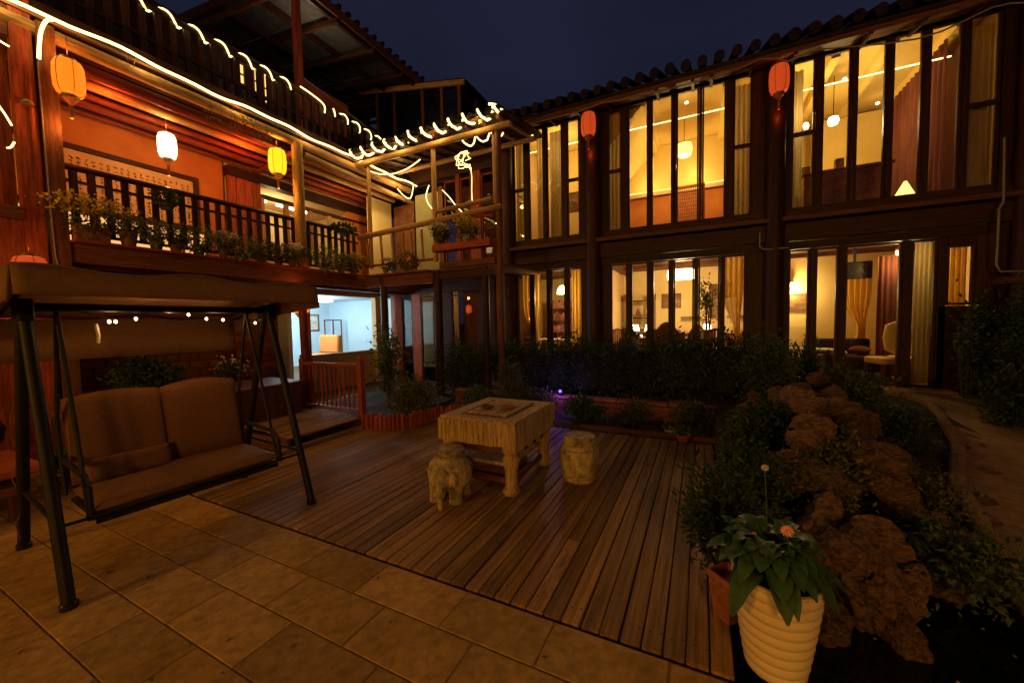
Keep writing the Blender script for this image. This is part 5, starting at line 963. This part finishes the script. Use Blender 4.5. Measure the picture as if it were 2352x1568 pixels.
for x, y, z in ((1.30, 6.0, .83), (1.12, 5.95, .70), (1.45, 5.8, .68), (.98, 5.2, .34), (.72, 3.75, .62), (1.2, 5.5, .66)): spots.append((x, y, z, .13, .12, .085))
for i in range(9): spots.append((1.5+.17*i*.9, 3.3+i*.33, .02+.02*i, .12, .16, .09))
for i, (x, y, z, a, b_, c) in enumerate(spots):
    o = link('rock', rocks[i % 5], RK, Vector((x, y, z))-ORG[RK.name]); o.scale = (a, b_, c); o.rotation_euler = (rnd(-.2, .2), rnd(-.2, .2), rnd(0, 6.3))
bush('moss_cushion', 'moss and small leaves growing over the rocks beside the path', 'plant', (1.55, 4.2, .0), (.4, .6, .42), 2200, .035, 'leaf_olive', 10, shell=.2)
bush('moss_cushion', 'moss and small leaves on the rocks in front of the dark bush', 'plant', (.75, 3.4, .1), (.35, .45, .56), 2000, .035, 'leaf_olive', 9, shell=.2)
fl = B()
for i in range(60):
    x = rnd(-4.4, .05) if i % 2 else rnd(-4, .3); y = rnd(2, 5.3) if i % 2 else rnd(.2, 1.8); a = rnd(0, 6.3); l = rnd(.012, .026); d = Vector((cos(a), sin(a), 0)); s = Vector((-sin(a), cos(a), 0)); c = Vector((x, y, .006)); fl.add([c-d*l, c+s*l*.4+Vector((0, 0, .004)), c+d*l, c-s*l*.4+Vector((0, 0, .003))], [(0, 1, 2, 3)])
prop(fl.build('fallen_leaves', 'leaf_olive', None), 'small dry leaves scattered over the deck and paving', 'leaves', kind='stuff')
b = B(); [b.ball((rnd(.55, 1.6), rnd(2.3, 3.3), -.115), rnd(.004, .010), 6, .3) for i in range(22)]; prop(b.build('fallen_petals', 'petal_white', None), 'scattered pale petals floating on the dark pond', 'petals', kind='stuff')
# small pots along the far deck edge
for lb, x, y, r, mt_ in (('black bowl pot with trailing leaves on the far deck edge', -.90, 5.62, .12, 'plastic_black'), ('pale round pot on the far deck edge', -.36, 5.62, .10, 'white_pot'), ('terracotta pot lying low at the far right of the deck', -.20, 5.40, .10, 'terracotta'), ('small grey pot near the right end of the far deck edge', .02, 5.62, .08, 'grey_pot')):
    t = thing('flower_pot', lb, 'pot', (x, y, .0), 'pots along the far deck edge'); B().lathe([(r*.6, .0), (r*.9, r*.7), (r, r*.95), (r*.9, r*.95), (r*.8, r*.75)], (x, y, .005), 18).build('pot_body', mt_, t); leaves('foliage', 'leaf_mid', t, [((x, y, r*1.3), (r*1.1, r, r*.7))], 130, .05)
# ================================================================ FLOWER POTS ON THE BALCONIES
def flowerpot(lb, x, y, z, r, h, pmt, lmt, lr, n, bloom=None, sq=False, grp='potted plants along the balcony edge'):
    t = thing('potted_plant', lb, 'potted plant', (x, y, z), grp)
    if sq: B().box((x-r*.8, y-r*1.7, z), (x+r*.8, y+r*1.7, z+h)).build('planter_box', pmt, t, bevel=.01)
    else: B().lathe([(r*.68, 0), (r*.95, h*.86), (r*1.05, h*.87), (r*1.05, h), (r*.9, h), (r*.85, h*.9)], (x, y, z), 16).build('pot_body', pmt, t)
    k = 1.7 if sq else 1
    x += .07 if z < 2.8 else 0; r *= 1.12; h *= 1.1; lr *= 1.42; n = int(n*1.7); leaves('foliage', lmt, t, [((x, y, z+h+lr*.35), (lr, lr*k, lr*.75)), ((x+.03, y+lr*.5, z+h+lr*.2), (lr*.7, lr*.7, lr*.5)), ((x+.08, y-lr*.4, z+h*.7), (lr*.6, lr*.6, lr*.5))], n, .05, hang=.3)
    if bloom: leaves('blossom', bloom, t, [((x, y, z+h+lr*.85), (lr*.95, lr*.95*k, lr*.42))], int(n*.75), .036, aspect=.9)
    return t
Z0 = 2.737
for a in (('long planter box heaped with yellow flowers beside the left corner post', -7.13, 2.14, .095, .20, 'terracotta', 'leaf_olive', .19, 520, 'petal_yellow', True), ('large terracotta pot second from the corner post on the balcony edge', -7.12, 2.50, .105, .22, 'terracotta', 'leaf_mid', .13, 260, None),
          ('square grey planter with drooping green leaves on the balcony edge', -7.12, 2.80, .09, .19, 'grey_pot', 'leaf_mid', .15, 330, None), ('plain terracotta pot below the dark round plant on the balcony edge', -7.11, 3.03, .09, .20, 'terracotta', 'leaf_dark', .10, 160, None),
          ('trailing plant in a dark pot left of the balcony middle', -7.10, 3.32, .09, .15, 'grey_pot', 'leaf_mid', .19, 420, None), ('clay pot with white blossoms at the middle of the balcony', -7.11, 3.68, .085, .19, 'terracotta', 'leaf_mid', .12, 240, 'petal_white'),
          ('wide low bowl of leaves right of the white blossoms', -7.10, 3.96, .10, .12, 'grey_pot', 'leaf_mid', .18, 380, None), ('short clay pot with a bushy plant near the balcony column', -7.10, 4.28, .09, .16, 'terracotta', 'leaf_dark', .16, 330, None),
          ('pale clay pot with pink tinged leaves left of the balcony column', -7.11, 4.60, .085, .17, 'terracotta', 'leaf_olive', .13, 220, None), ('pot of white daisies directly left of the balcony column', -7.10, 4.86, .085, .20, 'terracotta', 'leaf_mid', .12, 230, 'petal_white'),
          ('terracotta pot standing in front of the balcony column', -6.99, 5.08, .08, .19, 'terracotta', 'leaf_dark', .09, 120, None), ('long leaved plant hanging over the edge right of the balcony column', -7.08, 5.60, .10, .15, 'grey_pot', 'leaf_mid', .24, 620, None),
          ('leafy pot between the hanging plant and the yellow green blossoms', -7.08, 5.98, .09, .17, 'terracotta', 'leaf_mid', .14, 260, None), ('pot of yellow green blossoms near the gallery corner', -7.10, 6.32, .09, .20, 'terracotta', 'leaf_mid', .14, 260, 'petal_yellow')):
    lb, x, y, r, h, pm_, lm_, lr, n, bl_ = a[:10]; lm_ = {'leaf_mid': 'leaf_light', 'leaf_dark': 'leaf_mid'}.get(lm_, lm_); flowerpot(lb, x, y, Z0, r, h, pm_, lm_, lr, n, bl_, len(a) > 10)
t = thing('hanging_plant', 'dark ball shaped plant set on the balcony rail below the white lantern', 'plant', (-7.2, 2.98, 3.40)); leaves('foliage', 'leaf_dark', t, [((-7.18, 2.98, 3.52), (.15, .17, .14))], 700, .045); B().lathe([(.06, 0), (.09, .08), (.08, .08)], (-7.18, 2.98, 3.36), 14).build('pot_body', 'grey_pot', t)
t = thing('hanging_plant', 'broad dark plant on the balcony rail near the gallery corner', 'plant', (-7.15, 6.1, 3.5)); leaves('foliage', 'leaf_dark', t, [((-7.12, 6.1, 3.72), (.2, .3, .10))], 600, .06); B().lathe([(.05, 0), (.08, .1), (.07, .1)], (-7.12, 6.1, 3.56), 14).build('pot_body', 'grey_pot', t)
flowerpot('clay pot with dark leaves and white blossoms on the gallery shelf', -4.86, 6.56, 3.203, .10, .18, 'terracotta', 'leaf_dark', .14, 360, 'petal_white', grp='pots on the gallery shelf')
flowerpot('pot heaped with yellow flowers on the gallery shelf', -4.20, 6.56, 3.203, .09, .13, 'white_pot', 'leaf_mid', .19, 480, 'petal_yellow', grp='pots on the gallery shelf')
flowerpot('small clay pot at the foot of the gallery balusters', -6.35, 6.55, 2.72, .07, .14, 'terracotta', 'leaf_mid', .12, 240, None, grp='pots on the gallery shelf')
wall('pot_shelf', (-6.9, 6.42, 2.68), (-5.1, 6.60, 2.715), 'brown_x', GA)
flowerpot('leafy pot with reddish clay hanging low under the gallery', -5.75, 6.52, 2.72, .08, .14, 'terracotta', 'leaf_mid', .17, 420, None, grp='pots on the gallery shelf')
vn = thing('hanging_vine', 'straggling vine with small pale leaves hanging from the eave under the rope light', 'vine', (-7.15, 4.0, 5.3))
leaves('foliage', 'leaf_olive', vn, [((-7.13, 3.6+i*.12, 5.18-rnd(0, .22)), (.06, .09, .12)) for i in range(9)], 420, .035); b = B(); [b.tube([(-7.13, y, 5.36), (-7.12, y+.02, 5.15), (-7.12, y-.02, 4.98-rnd(0, .1))], .003, 4) for y in (3.6, 3.75, 3.95, 4.1, 4.3, 4.5)]; b.build('stem', 'stem', vn)
for i, (y, l) in enumerate(((2.6, .25), (4.62, .2), (5.0, .15))): prop(B().tube([(-7.12, y, 5.37), (-7.10, y+.05, 5.37-l), (-7.11, y+.1, 5.37)], .004, 4).build('wire', 'rubber', None), ('loose wire loop under the eave above the left of the balcony', 'loose wire loop under the eave above the yellow lantern', 'loose wire loop under the eave at the balcony column')[i], 'wire')
